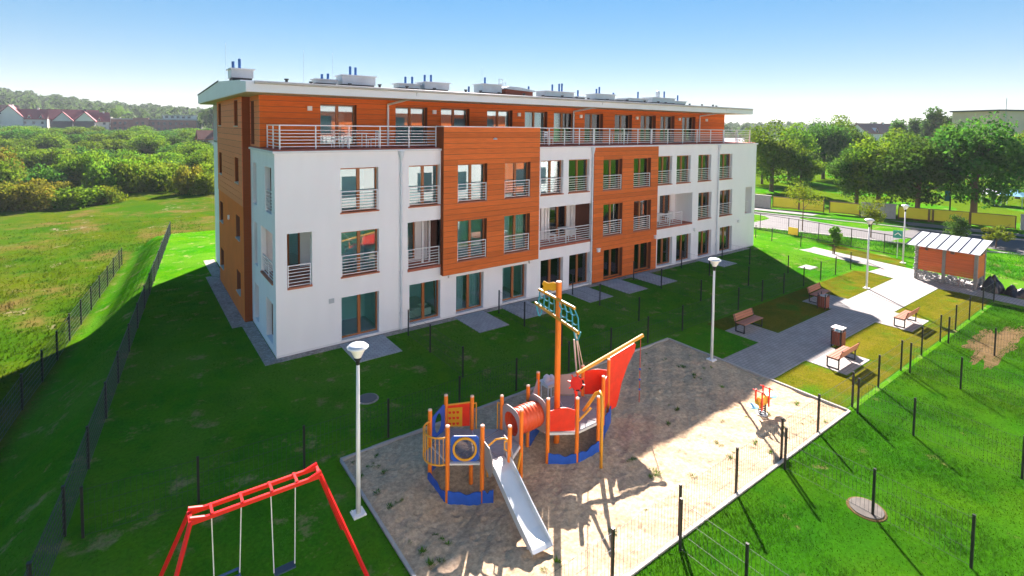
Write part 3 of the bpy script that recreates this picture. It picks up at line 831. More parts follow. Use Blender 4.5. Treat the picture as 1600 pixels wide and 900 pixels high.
# --- timber-look cladding, one board per row and stretch
PITCHB = 0.293
n_plank = 0
def cladding(T, a0, a1, z0, z1, holes, material, proud=0.028, pitch=PITCHB, gap=0.020, parent=BLD):
    global n_plank
    rows = max(1, round((z1 - z0) / pitch)); h = (z1 - z0) / rows
    for r in range(rows):
        c0, c1 = z0 + r * h + gap, z0 + (r + 1) * h
        cuts = sorted({a0, a1, *[x for q in holes for x in q[:2] if q[2] < c1 and q[3] > c0]})
        segs = []
        for i in range(len(cuts) - 1):
            s0, s1 = cuts[i], cuts[i + 1]; m = (s0 + s1) / 2; lo, hi = c0, c1
            for q in holes:
                if q[0] < m < q[1] and q[2] < c1 and q[3] > c0:
                    if q[2] <= lo + .001 and q[3] >= hi - .001: lo = hi
                    elif q[3] < hi: lo = max(lo, q[3])
                    else: hi = min(hi, q[2])
            if hi - lo < 0.02: continue
            if segs and abs(segs[-1][1] - s0) < 1e-6 and abs(segs[-1][2] - lo) < 1e-6 and abs(segs[-1][3] - hi) < 1e-6: segs[-1][1] = s1
            else: segs.append([s0, s1, lo, hi])
        for s in segs:
            tbox("siding_board", material, T, s[0], s[1], s[2], s[3], -proud, 0.0, parent); n_plank += 1

def backing(T, a0, a1, z0, z1, holes, material, name, depth=.27, parent=BLD):
    m_ = MB(); holed_wall(m_, lambda a, z, d: T(a, z, d + .002), a0, a1, z0, z1, holes, depth)
    return m_.build(name, material, parent)

# hung bay
TB = FR(BY)
bh = [(9.06, 10.95, 6.32, T1), (12.15, 14.02, 6.32, T1), (9.06, 10.95, 3.12, 5.33), (12.15, 14.02, 3.12, 5.33)]
bk1 = backing(TB, BX0, BX1, BZ0, BZ1, bh, REVEAL_D, "clad_bay")
cladding(TB, BX0, BX1, BZ0, BZ1, bh, SIDING, parent=bk1)
bb = MB(); bb.box(BX0, BX1, BY + .006, .0, BZ0 - .004, BZ0 + .02)
bb.quad((BX0, BY, BZ0), (BX0, .45, BZ0), (BX0, .45, BZ1), (BX0, BY, BZ1)); bb.quad((BX1, BY, BZ0), (BX1, .45, BZ0), (BX1, .45, BZ1), (BX1, BY, BZ1))
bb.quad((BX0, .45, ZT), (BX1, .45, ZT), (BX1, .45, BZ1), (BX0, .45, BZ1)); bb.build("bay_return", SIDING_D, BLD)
MB().box(BX0 - .04, BX1 + .04, BY - .06, .50, BZ1, BZ1 + .05).build("bay_coping", RAILW, BLD)
for h in bh: window(TB, h[0], h[1], h[2], h[3], depth=.26, rail=True, sill=SILLR, raild=.04, curtain=(h[0] > 12 and h[2] < 4))
MB().lathe([(.13, 0), (.13, .05), (.05, .1)], 14, (0, 0, 0)).build("bay_lamp", GALV, BLD).location = (11.45, BY - .03, 9.72)
# ground-reaching bay
TC = FR(-0.05)
ch = [(20.44, 22.32, 6.22, 8.34), (23.50, 25.38, 6.22, 8.34), (20.52, 22.42, 3.10, 5.28), (23.60, 25.49, 3.10, 5.28), (20.64, 22.52, .14, 2.16), (23.74, 25.61, .14, 2.16)]
bk2 = backing(TC, CX0, CX1, .06, 9.145, ch, REVEAL_D, "clad_bay")
cladding(TC, CX0, CX1, .06, 9.145, ch, SIDING, parent=bk2)
for k, h in enumerate(ch): window(TC, h[0], h[1], h[2], h[3], depth=.26, curtain=(k in (1, 2, 4)), rail=(k < 4), sill=SILLR if k < 4 else None, raild=.05)
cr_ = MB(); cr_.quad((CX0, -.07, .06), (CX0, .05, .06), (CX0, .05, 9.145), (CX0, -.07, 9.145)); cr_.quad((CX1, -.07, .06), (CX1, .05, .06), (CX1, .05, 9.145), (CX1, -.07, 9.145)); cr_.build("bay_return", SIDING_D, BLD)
# wall lamps by the doors
for x, z, yy in ((20.05, 2.25, -.07), (26.0, 2.45, -.07), (8.75, 2.33, 0), (14.3, 2.33, 0), (30.95, 2.45, 0), (37.3, 2.5, 0)):
    lm = MB(); lm.box(x - .10, x + .10, yy - .16, yy, z - .10, z + .12); lm.box(x - .13, x + .13, yy - .19, yy, z + .12, z + .15); lm.build("wall_lamp", RAILW, BLD)
vg = MB(); vg.box(2.30, 2.55, -.02, .0, 2.05, 2.27); vg.build("vent_grille", GALV, BLD)

# --- terrace, penthouse and tower
tf = MB(); tf.box(-.02, L + .02, .1, 5.5, ZT, ZT + .10); tf.build("terrace_floor", TILEFLOOR, BLD)
cp = MB(); cp.box(-.09, BX0, -.09, .098, ZT - .05, ZT + .045); cp.box(BX1, L + .09, -.09, .098, ZT - .05, ZT + .045)
cp.box(-.09, -.022, .1, 5.54, ZT - .05, ZT + .045); cp.box(L + .022, L + .09, .1, 20, ZT - .05, ZT + .045); cp.build("terrace_coping", CREAMW, BLD)
MB().box(0, L, 5.5, 20.15, ZT - .1, ZT + .05).build("upper_slab", WHITE, BLD)
MB().box(.05, L - .05, .4, 20.1, 5.62, 5.72).build("floor_slab", WHITE, BLD)
PY, PX0, ZS = 3.2, 0.03, 11.88
TP = FR(PY)
p_open = [(2.90, 4.80), (7.04, 9.03), (9.93, 11.92), (13.23, 15.23), (16.26, 18.23), (18.82, 20.82), (21.79, 23.72), (24.99, 26.99), (28.00, 29.92), (30.51, 32.41), (33.46, 35.40)]
ph = [(a, b, ZT + .14, 11.52) for a, b in p_open]
bk3 = backing(TP, PX0, L - .05, ZT + .1, ZS, ph, REVEAL_D, "penthouse_wall", depth=.3)
cladding(TP, PX0, L - .05, ZT + .1, ZS, ph, SIDING_P, pitch=.29, parent=bk3)
for i, h in enumerate(ph): window(TP, h[0], h[1], h[2], h[3], depth=.28, curtain=(i in (4, 6, 8)))
pr = MB(); pr.quad((L - .05, PY, ZT), (L - .05, 20, ZT), (L - .05, 20, ZS), (L - .05, PY, ZS)); pr.build("penthouse_end_wall", SIDING_T, BLD)
TPS = SDW(PX0)
sh = [(4.45, 5.45, ZT + .2, 11.62)]
bk4 = backing(TPS, PY, 5.56, ZT + .1, ZS, sh, REVEAL_D, "penthouse_side_wall")
cladding(TPS, PY, 5.54, ZT + .1, ZS, sh, SIDING_T, pitch=.29, parent=bk4)
window(TPS, *sh[0], depth=.2, mull=0, fmat=DARKWOOD, room=False)
for x in (2.35, 9.45, 15.72, 21.35, 27.5, 33.0, 37.0):
    lm = MB(); lm.box(x - .11, x + .11, PY - .15, PY - .022, 11.15, 11.38); lm.build("wall_lamp", RAILW, BLD)
# tower on the left end
TX, TY0, TY1 = -0.37, 5.56, 14.82
TT = SDW(TX)
th = []
for ya, yb in ((6.72, 7.95), (12.95, 14.2)):
    th += [(ya, yb, 1.12, 2.32), (ya, yb, 4.12, 5.40), (ya, yb, 7.22, 8.60), (ya, yb, 10.32, 11.72)]
lo_h = [h for h in th if h[3] < 6.1]; hi_h = [h for h in th if h[3] > 6.1]
tw = MB(); holed_wall(tw, TT, TY0, TY1, 0.0, 6.1, lo_h, .001)
tw.quad((TX, TY1, 0), (0.02, TY1, 0), (0.02, TY1, ZS), (TX, TY1, ZS)); tw.build("tower_wall", OCHRE, BLD)
for h in lo_h:
    rv = MB(); reveal(rv, TT, h, .22, .002); rv.build("window_reveal", REVEAL_D, BLD)
bk5 = backing(TT, TY0, TY1, 6.1, ZS, hi_h, SIDING_D, "tower_upper_wall")
cladding(TT, TY0, TY1, 6.1, ZS, hi_h, SIDING_T, pitch=.34, parent=bk5)
for h in th: window(TT, *h, depth=.2, mull=0, room=False, fmat=DARKWOOD, sill=SILLP)
bk = MB(); bk.box(.3, .34, 5.7, 14.7, .1, 11.8); bk.build("tower_inner_wall", DARKWOOD, BLD)
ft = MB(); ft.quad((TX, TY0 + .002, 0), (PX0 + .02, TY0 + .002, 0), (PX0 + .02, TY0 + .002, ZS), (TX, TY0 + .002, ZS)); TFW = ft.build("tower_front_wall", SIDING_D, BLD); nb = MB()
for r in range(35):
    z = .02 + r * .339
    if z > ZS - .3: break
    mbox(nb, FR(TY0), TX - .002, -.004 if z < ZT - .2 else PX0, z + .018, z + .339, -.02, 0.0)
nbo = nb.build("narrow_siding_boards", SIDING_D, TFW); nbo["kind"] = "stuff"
tl = MB(); tl.box(TX - .09, TX, 10.3, 10.45, 4.75, 5.0); tl.build("wall_lamp", RAILW, BLD)

# terrace railing: posts, top rail and bars
def terrace_run(T, a0, a1, d, step):
    z0, z1 = ZT + .10, 10.42
    n = max(1, round((a1 - a0) / step)); rb = MB()
    mbox(rb, T, a0 - .025, a1 + .025, z1 - .05, z1, d - .03, d + .03)
    for i in range(n + 1):
        a = a0 + (a1 - a0) * i / n; mbox(rb, T, a - .025, a + .025, z0, z1 - .05, d - .025, d + .025)
    r = rb.build("terrace_railing", RAILW, BLD)
    for i in range(6):
        z = z0 + .13 + i * .148
        tbox("rail", RAILW, T, a0 + .026, a1 - .026, z - .016, z + .016, d - .014, d + .014, r)
terrace_run(T, 0.34, 8.16, .5, 1.56)
terrace_run(T, 14.82, 20.03, .5, 1.45)
terrace_run(T, 20.12, 26.0, .5, 1.45)
terrace_run(T, 26.1, 35.5, .5, 1.75)
terrace_run(T, 35.6, 39.7, .5, 2.0)
terrace_run(TS, 0.55, 3.1, .34, 1.25)
terrace_run(SDW(L), 0.55, 3.1, -.3, 1.25)

# downpipes
def downpipe(x, y):
    d = MB(); d.tube([(x, y, .05), (x, y, 8.75)], .055, 10)
    d.lathe([(.06, 8.7), (.12, 8.95), (.15, 9.15)], 12, (x, y, 0))
    for z in (.9, 3.0, 5.6, 8.0): d.box(x - .075, x + .075, y - .03, y + .085, z - .02, z + .02)
    d.build("downpipe", PIPEW, BLD, smooth=False)
for x, y in ((5.92, -.09), (19.44, -.09), (34.02, -.09)): downpipe(x, y)
for x in (6.55, 20.6, 35.9):
    d = MB(); d.tube([(x + .75, 1.0, 12.2), (x + .75, 1.05, 11.95), (x, PY - .12, 11.6), (x, PY - .12, 11.4), (x, PY - .12, ZT + .1)], .06, 10); d.build("downpipe", PIPEW, BLD)

# --- roof
RX0, RX1, RY0, RY1 = -0.92, 41.0, 1.0, 20.6
prof = [(RY0, 11.86), (RY0, 12.30), (2.4, 12.40), (2.4, 12.46), (9.6, 12.84), (RY1, 12.52), (RY1, 11.90)]
rf = MB(); k = len(prof)
rf.add([(RX0, p[0], p[1]) for p in prof] + [(RX1, p[0], p[1]) for p in prof],
       [tuple(range(k)), tuple(range(2 * k - 1, k - 1, -1))] + [(i, k + i, k + (i + 1) % k, (i + 1) % k) for i in range(k)])
ROOF = rf.build("roof", FASCIA, BLD)
rm = MB(); rm.quad((RX0 + .1, 2.5, 12.472), (RX1 - .1, 2.5, 12.472), (RX1 - .1, 9.6, 12.848), (RX0 + .1, 9.6, 12.848)); rm.quad((RX0 + .1, 9.6, 12.848), (RX1 - .1, 9.6, 12.848), (RX1 - .1, RY1 - .1, 12.53), (RX0 + .1, RY1 - .1, 12.53)); rm.build("roof_membrane", ROOFM, ROOF)
gu = MB(); gu.tube([(RX0 + .35, RY0 - .07, 12.29), (RX1 - .2, RY0 - .07, 12.29)], .075, 10); gu.build("gutter", GUTTER, ROOF)
sf_ = MB(); sf_.box(RX0 + .05, RX1 - .05, RY0 + .05, RY1 - .05, 11.845, 11.858); sf_.build("soffit", mat("warm_soffit", (0.60, 0.46, 0.32), .7, .05), ROOF)
dk = MB(); dk.bar((RX0 - .012, 9.6, 12.86), (RX0 - .012, RY1, 12.54), .05, .07); dk.build("verge_strip", GALVD, ROOF)
# small roof vents along the edge
for i in range(24):
    x = 1.2 + i * 1.68 + RNG.uniform(-.3, .3); v = MB(); v.lathe([(.07, 0), (.07, .12), (.11, .13), (.11, .19)], 8, (x, 3.4 + RNG.uniform(-.4, .6), 12.50)); v.build("roof_vent", GALVD, ROOF)

stacks = [(-.65, .60, 13.46, 0), (3.83, 5.28, 13.19, 1), (5.36, 7.62, 13.52, 0), (9.11, 10.82, 13.24, 1), (10.90, 12.95, 13.43, 0), (15.55, 17.40, 13.57, 0),
          (21.50, 24.70, 13.36, 0), (24.80, 26.30, 13.06, 1), (27.16, 29.66, 13.40, 0), (29.78, 31.16, 13.06, 1), (31.28, 34.15, 13.21, 0), (34.65, 38.2, 13.42, 0), (38.3, 40.3, 13.22, 1)]
flues = [(-.39, 13.87), (-.07, 14.04), (4.40, 13.50), (4.76, 13.56), (6.13, 14.10), (6.47, 14.06), (9.86, 13.71), (10.35, 13.74), (11.28, 13.93), (11.76, 13.96), (16.21, 14.08),
         (22.78, 13.94), (23.52, 14.04), (23.82, 14.08), (25.64, 13.62), (27.86, 13.85), (28.21, 14.03), (30.01, 13.62), (33.34, 13.87), (37.22, 14.09), (39.37, 13.81)]
for a, b, zt, low in stacks:
    y0, y1 = (7.4, 8.6) if not low else (7.6, 8.4)
    s_ = MB(); s_.box(a + .08, b - .08, y0, y1, 12.95, zt - .06)
    st = s_.build("chimney_stack", GALV, BLD)
    MB().box(a + .14, b - .14, y0 + .06, y1 - .06, 12.6, 12.95).build("louvre_gap", GALVD, st)
    MB().box(a, b, y0 - .12, y1 + .12, zt - .06, zt).build("cap", PIPEW, st)
    for fx, fz in flues:
        if a <= fx <= b: MB().tube([(fx, 8, zt - .02), (fx, 8, fz)], .075, 10).build("flue_pipe", BLUEPIPE, st)
    if a == 34.65: MB().lathe([(.2, 0), (.2, .55), (.14, .65), (.05, .68)], 12, (36.24, 8, zt - .01)).build("flue_pipe", GALV, st)
for fx, fz in ((14.82, 13.34), (20.33, 13.65)):
    MB().tube([(fx, 8, 12.6), (fx, 8, fz)], .07, 10).build("flue_pipe", BLUEPIPE, ROOF)
hut = MB(); hut.box(17.6, 20.2, 7.3, 8.9, 12.5, 13.25); hu = hut.build("lift_head", BRICK, BLD)
MB().slab([(0, 0), (2.9, -.12), (2.9, -.02), (1.4, .18), (.4, .2), (0, .1)], (17.45, 8.1, 13.27), (1, 0, 0), (0, 0, 1), (0, 1, 0), 1.9).build("cap", GALV, hu)
an = MB(); an.tube([(17.9, 8.6, 13.2), (17.9, 8.6, 14.15)], .03, 6); an.bar((17.9, 8.6, 14.1), (18.25, 8.6, 14.1), .04); an.bar((17.9, 8.6, 13.75), (18.5, 8.6, 13.75), .05); an.bar((18.5, 8.6, 13.6), (18.5, 8.6, 13.95), .03); an.bar((18.25, 8.6, 14.1), (18.25, 8.6, 13.8), .03); an.build("antenna", GALV, hu)
rods = MB()
for x in (-.6, 3.6, 5.35, 16.6): rods.tube([(x, 9.0, 12.7), (x, 9.0, 15.0)], .008, 5)
rods.build("lightning_rod", GALV, ROOF)
print("planks", n_plank)

# ------------------------------------------------------------------ fences
post_me = {}
def post_mesh(h, r=0.03):
    key = (h, r)
    if key not in post_me:
        m_ = MB(); m_.box(-r, r, -r * .8, r * .8, -.3, h); m_.box(-r * 1.15, r * 1.15, -r * .95, r * .95, h, h + .012)
        post_me[key] = m_.mesh("post", POSTM)
    return post_me[key]

def wire_panel(p, q, h, nv, horiz, wr):
    m_ = MB(); p, q = Vector(p), Vector(q); d = q - p; ln = d.length
    up = Vector((0, 0, 1))
    for zz in horiz:
        m_.bar(p + up * zz + d * (.03 / ln), q + up * zz - d * (.03 / ln), wr * 1.3)
    for i in range(1, nv):
        b = p + d * (i / nv); m_.bar(b + up * .05, b + up * (h - .06), wr)
    return m_

def fence(label, pts, h=1.30, spacing_wire=0.10, horiz=(.06, .45, .85, 1.24), wr=0.0045, pr=0.03, group=None, top_rail=None, zfun=None):
    """pts: post feet (x, y[, z])"""
    P = [Vector((p[0], p[1], p[2] if len(p) > 2 else 0.0)) for p in pts]
    root = thing("wire_fence", label, "fence", P[0], group=group)
    me = post_mesh(h, pr)
    for p in P:
        o = link("post", me, root); o.location = p - P[0]
        d = P[-1] - P[0]; o.rotation_euler = (0, 0, math.atan2(d.y, d.x))
    for a, b in zip(P[:-1], P[1:]):
        w = wire_panel(a - P[0], b - P[0], h, max(2, int((b - a).length / spacing_wire)), horiz, wr)
        w.build("wire_panel", WIREM, root)
        if top_rail:
            MB().bar(a - P[0] + Vector((0, 0, h)), b - P[0] + Vector((0, 0, h)), top_rail).build("top_rail", POSTM, root)
    return root

HZ8 = (.06, .22, .38, .54, .70, .86, 1.02, 1.18, 1.26)
f1 = [(-7.25, -12.8), (-6.93, -10.2)] + [(fence1_x(y) - .02, y) for y in (-7.62, -4.66, -1.58, 1.29, 4.54, 7.72, 11.0, 13.76, 16.88, 20.22, 23.5, 26.53, 29.46, 33.15)]
fence("long dark wire fence along the top of the grassy bank", f1, 1.30, .14, HZ8, .010, .040)
f2p = [(-9.25, 0.9)] + [(fence2_x(y), y) for y in (4.11, 6.89, 9.39, 11.87, 14.53, 17.3, 19.94, 22.81, 25.3, 27.93, 29.2)]
f2p = [(x, y, float(terrain(x, y))) for x, y in [(-9.6, -2.2), *f2p]]
fence("dark wire fence at the foot of the grassy bank beside the meadow", f2p, 1.48, .22, (.06, .28, .50, .72, .94, 1.16, 1.40), .011, .040)
mid = [(-6.22, -7.95), (-3.75, -8.25)] + [(x, -8.38) for x in (-1.0, 1.7, 4.45, 7.05, 9.85, 12.45, 15.05, 17.8, 20.4, 23.1, 25.75, 28.4, 31.1, 33.6, 36.0, 38.6, 41.9)]
fence("long thin wire fence between the gardens and the sandpit", mid, 1.32, .12)
for x in (5.9, 11.4, 17.0, 22.7, 28.1, 33.5):
    fence("short wire fence running out from the white block to divide two gardens", [(x, -.95), (x, -3.28), (x, -6.2), (x, -8.30)][:4] if False else [(x, -.95), (x, -3.28), (x, -6.2)], 1.3, .12, group="garden divider fences")
rgt = [(1.0, -16.64), (3.6, -16.64)] + [(x, -16.64) for x in (6.1, 8.75, 11.36, 13.9, 16.75, 19.3, 21.85, 24.5, 27.25, 29.8, 32.35, 35.1, 37.7)]
fence("long dark wire fence along the camera side of the sandpit and benches", rgt, 1.34, .12, pr=.034)
for x in (5.7, 10.95, 16.4, 21.9, 27.3):
    fence("short wire fence crossing the bright green lawn beyond the sandpit", [(x, -16.95), (x, -18.65 if x != 10.95 else -19.3), (x, -21.35)], 1.32, .10, group="lawn divider fences", wr=.005)
fence("low wire fence beside the footpath at the end of the block", [(43.35, 1.6), (43.3, 0.0), (43.1, -2.7), (42.7, -5.5), (42.1, -8.3)], 1.28, .15)
rfence = thing("road_fence", "dark panel fence with top rail and one yellow board beside the road", "fence", (47.9, 3.6, 0))
rp = [(47.95, 9.2), (47.9, 3.6), (47.75, .62), (47.7, -.35), (47.5, -2.3), (46.9, -5.3), (46.7, -7.9), (46.5, -10.4)]
for i, (x, y) in enumerate(rp):
    o = link("post", post_mesh(1.7, .03), rfence); o.location = (x - 47.9, y - 3.6, 0)
    if i:
        a = Vector((rp[i - 1][0] - 47.9, rp[i - 1][1] - 3.6, 0)); b = Vector((x - 47.9, y - 3.6, 0)); up = Vector((0, 0, 1))
        MB().bar(a + up * 1.66, b + up * 1.66, .05).build("top_rail", POSTM, rfence)
        MB().bar(a + up * .08, b + up * .08, .05).build("bottom_rail", POSTM, rfence)
        wire_panel(a, b, 1.66, max(3, int((b - a).length / .2)), (.6, 1.1), .005).build("wire_panel", WIREM, rfence)
MB().box(-.02, .02, 0, .97, .08, .82).build("yellow_board", YPANELD, rfence, loc=(-.20 + .02, -3.95, 0))

# ------------------------------------------------------------------ lamps
def lamp_post(loc, label):
    t = thing("lamp_post", label, "street lamp", loc, group="white lamp posts")
    MB().tube([(0, 0, .03), (0, 0, 1.1), (0, 0, 4.12)], [.065, .06, .042], 14).build("pole", LAMPW, t, smooth=True)
    b = MB(); b.box(-.17, .17, -.17, .17, .0, .035)
    for sx in (-1, 1):
        for sy in (-1, 1): b.lathe([(.022, .035), (.022, .075)], 6, (sx * .13, sy * .13, 0))
    b.build("base_plate", RAILW, t)
    MB().lathe([(.045, 4.10), (.05, 4.2), (.10, 4.26), (.06, 4.30)], 14).build("collar", BLACKM, t)
    h = MB().lathe([(.09, 4.30), (.19, 4.50), (.215, 4.545)], 22).build("diffuser", LAMPH, t, smooth=False)
    MB().lathe([(.215, 4.545), (.275, 4.56), (.28, 4.585), (.255, 4.61)], 22).build("rim", LAMPH, t)
    MB().lathe([(.255, 4.61), (.21, 4.645), (.12, 4.67), (.02, 4.68)], 22).build("cap", GALV, t)
    return t
lp = lamp_post((-.33, -11.16, 0), "white lamp post on the grass between the red swing and the sandpit")
for loc, lb in (((15.95, -11.25, 0), "white lamp post at the sandpit edge where the paving begins"),
                ((34.15, -11.0, 0), "white lamp post on yellowing turf behind the benches"),
                ((44.2, -10.0, 0), "white lamp post beside the small green sign")):
    dup(lp, loc, 0.0, label=lb)

# ------------------------------------------------------------------ benches and bins
def bench():
    t = thing("park_bench", "bench", "bench", (0, 0, 0))       # faces -y, long axis x, 1.8 m
    for sx in (-.86, .86):
        m_ = MB()
        m_.bar((sx, -.26, 0.02), (sx, -.26, .42), .045); m_.bar((sx, .20, .02), (sx, .20, .44), .045)
        m_.bar((sx, -.28, .022), (sx, .22, .022), .045); m_.bar((sx, -.28, .42), (sx, .22, .42), .045)
        m_.bar((sx, .20, .42), (sx, .34, .86), .045); m_.build("leg_frame", BLACKM, t)
    for i in range(4):
        y = -.25 + i * .125; ubox("seat_slat", BENCHW, -.92, .92, y - .052, y + .052, .445, .48, t)
    for i in range(3):
        z = .56 + i * .115; y = .215 + (z - .44) * .32
        o = ubox("back_slat", BENCHW, -.92, .92, -.016, .016, -.05, .05, t); o.location = (0, y, z); o.rotation_euler = (rad(-17), 0, 0)
    return t
bn = bench(); bn.location = (20.85, -10.25, .025)
bn["label"] = "brown slatted bench on a paved bay nearest the sandpit, backed by the garden fence"
bn["group"] = "park benches"
dup(bn, (28.95, -10.25, .025), rad(2), label="brown slatted bench on the garden side with a litter bin standing in front of it")
dup(bn, (20.45, -14.85, .025), rad(180), label="sunlit slatted bench seen from behind, next to an open-topped litter bin")
dup(bn, (28.65, -14.80, .025), rad(180), label="sunlit slatted bench seen from behind, alone on its bay near the timber shelter")

def litter_bin(loc, label, rot=0):
    t = thing("litter_bin", label, "bin", loc, rot, "wooden litter bins")
    f = MB()
    for sx in (-.22, .22):
        for sy in (-.20, .20): f.bar((sx, sy, 0), (sx, sy, .92), .04)
    for z in (.14, .72): 
        for s in (-1, 1): f.bar((-.22, s * .2, z), (.22, s * .2, z), .03); f.bar((s * .22, -.2, z), (s * .22, .2, z), .03)
    f.build("frame", BLACKM, t)
    for i in range(4):
        x = -.165 + i * .11
        for s in (-1, 1): ubox("slat", BINW, x - .048, x + .048, s * .232 - .012, s * .232 + .012, .12, .76, t)
    for i in range(3):
        y = -.115 + i * .115
        for s in (-1, 1): ubox("slat", BINW, s * .252 - .012, s * .252 + .012, y - .05, y + .05, .12, .76, t)
    MB().lathe([(.17, .1), (.17, .78), (.16, .78), (.16, .12)], 14).build("liner", GALV, t)
    return t
litter_bin((27.45, -11.12, .025), "dark brown slatted litter bin in front of the garden-side bench")
bb2 = litter_bin((22.3, -13.95, .025), "brown slatted litter bin with rubbish showing at its pale top")
tp = MB(); tp.box(-.26, .26, -.25, .25, .92, .94); tp.build("lid", RAILW, bb2)
rub = MB().lathe([(.14, .70), (.15, .76), (.11, .82), (.05, .87), (.01, .88)], 9)
rub.build("rubbish", PALEBLUE, bb2)

# ------------------------------------------------------------------ bin shelter
sh_ = thing("bin_shelter", "small timber and stone shelter with pale sloping sheet roof", "shelter", (39.75, -13.7, 0.025))
def sb(m_, name, material, parent=sh_): 
    o = m_.build(name, material, parent); o.location = (-39.75, 13.7, 0) if parent is sh_ else (0, 0, 0); return o
ys = (-12.10, -13.62, -15.30)
for y in ys:
    sb(MB().box(39.70, 39.92, y - .085, y + .085, 0, 2.45), "corner_post", mat("shelter_concrete", (.22, .215, .20), .9, .12, 4))
    sb(MB().box(41.58, 41.80, y - .10, y + .10, 0, 2.75), "corner_post", mat("shelter_concrete", (.22, .215, .20), .9, .12, 4))
def planks_wall(p, q, z0, z1, n):
    p, q = Vector((*p, 0)), Vector((*q, 0)); h = (z1 - z0) / n
    for i in range(n):
        m_ = MB(); zc = z0 + h * (i + .5); m_.bar(p + Vector((0, 0, zc)), q + Vector((0, 0, zc)), .035, h - .014); sb(m_, "plank", SHELTERW)
planks_wall((39.76, -12.2), (39.76, -13.52), .69, 2.12, 9)
planks_wall((39.76, -13.72), (39.76, -15.2), .69, 2.12, 9)
planks_wall((39.92, -15.34), (41.58, -15.34), .69, 2.15, 9)
planks_wall((39.92, -12.06), (41.58, -12.06), .69, 2.15, 9)
planks_wall((41.76, -12.2), (41.76, -15.2), .69, 2.15, 9)
# gabion stones
def gabion(p, q, z0, z1, n, name="gabion_stones"):
    m_ = MB(); p, q = Vector((*p, 0)), Vector((*q, 0))
    for _ in range(n):
        t_ = RNG.random(); z = RNG.uniform(z0 + .04, z1 - .04); c = p.lerp(q, t_) + Vector((RNG.uniform(-.05, .05), RNG.uniform(-.05, .05), z))
        r = RNG.uniform(.05, .085); vs_ = []
        for a in ((1, 0, 0), (-1, 0, 0), (0, 1, 0), (0, -1, 0), (0, 0, 1), (0, 0, -1)):
            vs_.append(c + Vector(a) * r * RNG.uniform(.7, 1.25))
        m_.add(vs_, [(0, 2, 4), (2, 1, 4), (1, 3, 4), (3, 0, 4), (2, 0, 5), (1, 2, 5), (3, 1, 5), (0, 3, 5)])
    o = sb(m_, name, STONE); o["kind"] = "stuff"
gabion((39.78, -12.2), (39.78, -13.5), .02, .68, 150); gabion((39.78, -13.74), (39.78, -15.2), .02, .68, 160)
gabion((39.95, -15.30), (41.55, -15.30), .02, .68, 110); gabion((39.73, -12.10), (39.73, -12.02), .05, 2.35, 70)
cage = MB()
for y0, y1 in ((-12.2, -13.5), (-13.74, -15.2)):
    for i in range(12): cage.bar((39.67, y0 + (y1 - y0) * i / 11, .02), (39.67, y0 + (y1 - y0) * i / 11, .68), .008)
    for i in range(6): cage.bar((39.67, y0, .03 + i * .125), (39.67, y1, .03 + i * .125), .008)
sb(cage, "gabion_cage", GALV)
sb(MB().box(39.92, 41.6, -15.2, -12.2, .0, .02), "floor", CONC)
# roof: sheets between raised seams
for i in range(7):
    y0 = -11.62 - i * .574; y1 = y0 - .574
    sb(MB().add([(39.18, y0, 2.46), (42.2, y0, 3.02), (42.2, y1 + .018, 3.02), (39.18, y1 + .018, 2.46), (39.18, y0, 2.41), (42.2, y0, 2.97), (42.2, y1 + .018, 2.97), (39.18, y1 + .018, 2.41)],
                [(0, 1, 2, 3), (7, 6, 5, 4), (0, 3, 7, 4), (1, 5, 6, 2), (0, 4, 5, 1), (3, 2, 6, 7)]), "roof_sheet", SHEETROOF)
for i in range(8):
    y = -11.611 - i * .574; sb(MB().bar((39.16, y, 2.475), (42.22, y, 3.035), .035, .05), "roof_seam", BLACKM)
rb_ = MB(); rb_.bar((39.75, -11.9, 2.44), (39.75, -15.5, 2.44), .09, .12); rb_.bar((41.7, -11.9, 2.80), (41.7, -15.5, 2.80), .09, .12); sb(rb_, "roof_beam", CONCL)
# cover-draped heap by the shelter
def heap(name, label, loc, pts, seed):
    n, rings = 40, 16; vs_ = []; fs_ = []
    lob = [(math.cos(a) * .42, math.sin(a) * .42, .75 + .35 * math.sin(a * 2 + seed)) for a in np.linspace(0, 5.2, 5)]
    for i in range(rings):
        f = i / (rings - 1)
        for j in range(n):
            t_ = 2 * math.pi * j / n; w = math.cos(f * math.pi / 2)
            ux, uy = w * math.cos(t_), w * math.sin(t_)
            hgt = max(h * math.exp(-((ux - a) ** 2 + (uy - b) ** 2) / .16) for a, b, h in lob)
            wr = 1 + .10 * math.sin(5 * t_ + seed + 3 * f) + .05 * math.sin(13 * t_ + seed)
            z = pts[2] * (.30 * min(1, (1 - w) * 6) + .70 * hgt * min(1, (1 - w) * 4)) + .03 * math.sin(17 * ux + 11 * uy) * min(1, f * 4)
            vs_.append((pts[0] * ux * wr, pts[1] * uy * wr, max(z, 0.0)))
    for i in range(rings - 1):
        for j in range(n): fs_.append((i * n + j, i * n + (j + 1) % n, (i + 1) * n + (j + 1) % n, (i + 1) * n + j))
    fs_.append(tuple((rings - 1) * n + j for j in range(n))); fs_.append(tuple(range(n - 1, -1, -1)))
    o = MB().add(vs_, fs_).build(name, BAGM, smooth=True); o.location = loc
    return tag(o, label, "tarpaulin", "black covered heaps")
heap("covered_heap", "taller black plastic covered heap leaning by the timber shelter", (40.5, -16.05, .012), (.66, .60, 1.0), 2)
heap("covered_heap", "lower black plastic covered heap behind the fence past the shelter", (40.45, -17.25, .0), (.52, .62, .62), 5)
tz_ = thing("trolley_frame", "small black metal frame beside the black covered heap", "rack", (40.3, -18.1, 0))
m_ = MB(); 
for x in (-.3, .3): m_.bar((x, 0, 0), (x, 0, .75), .05)
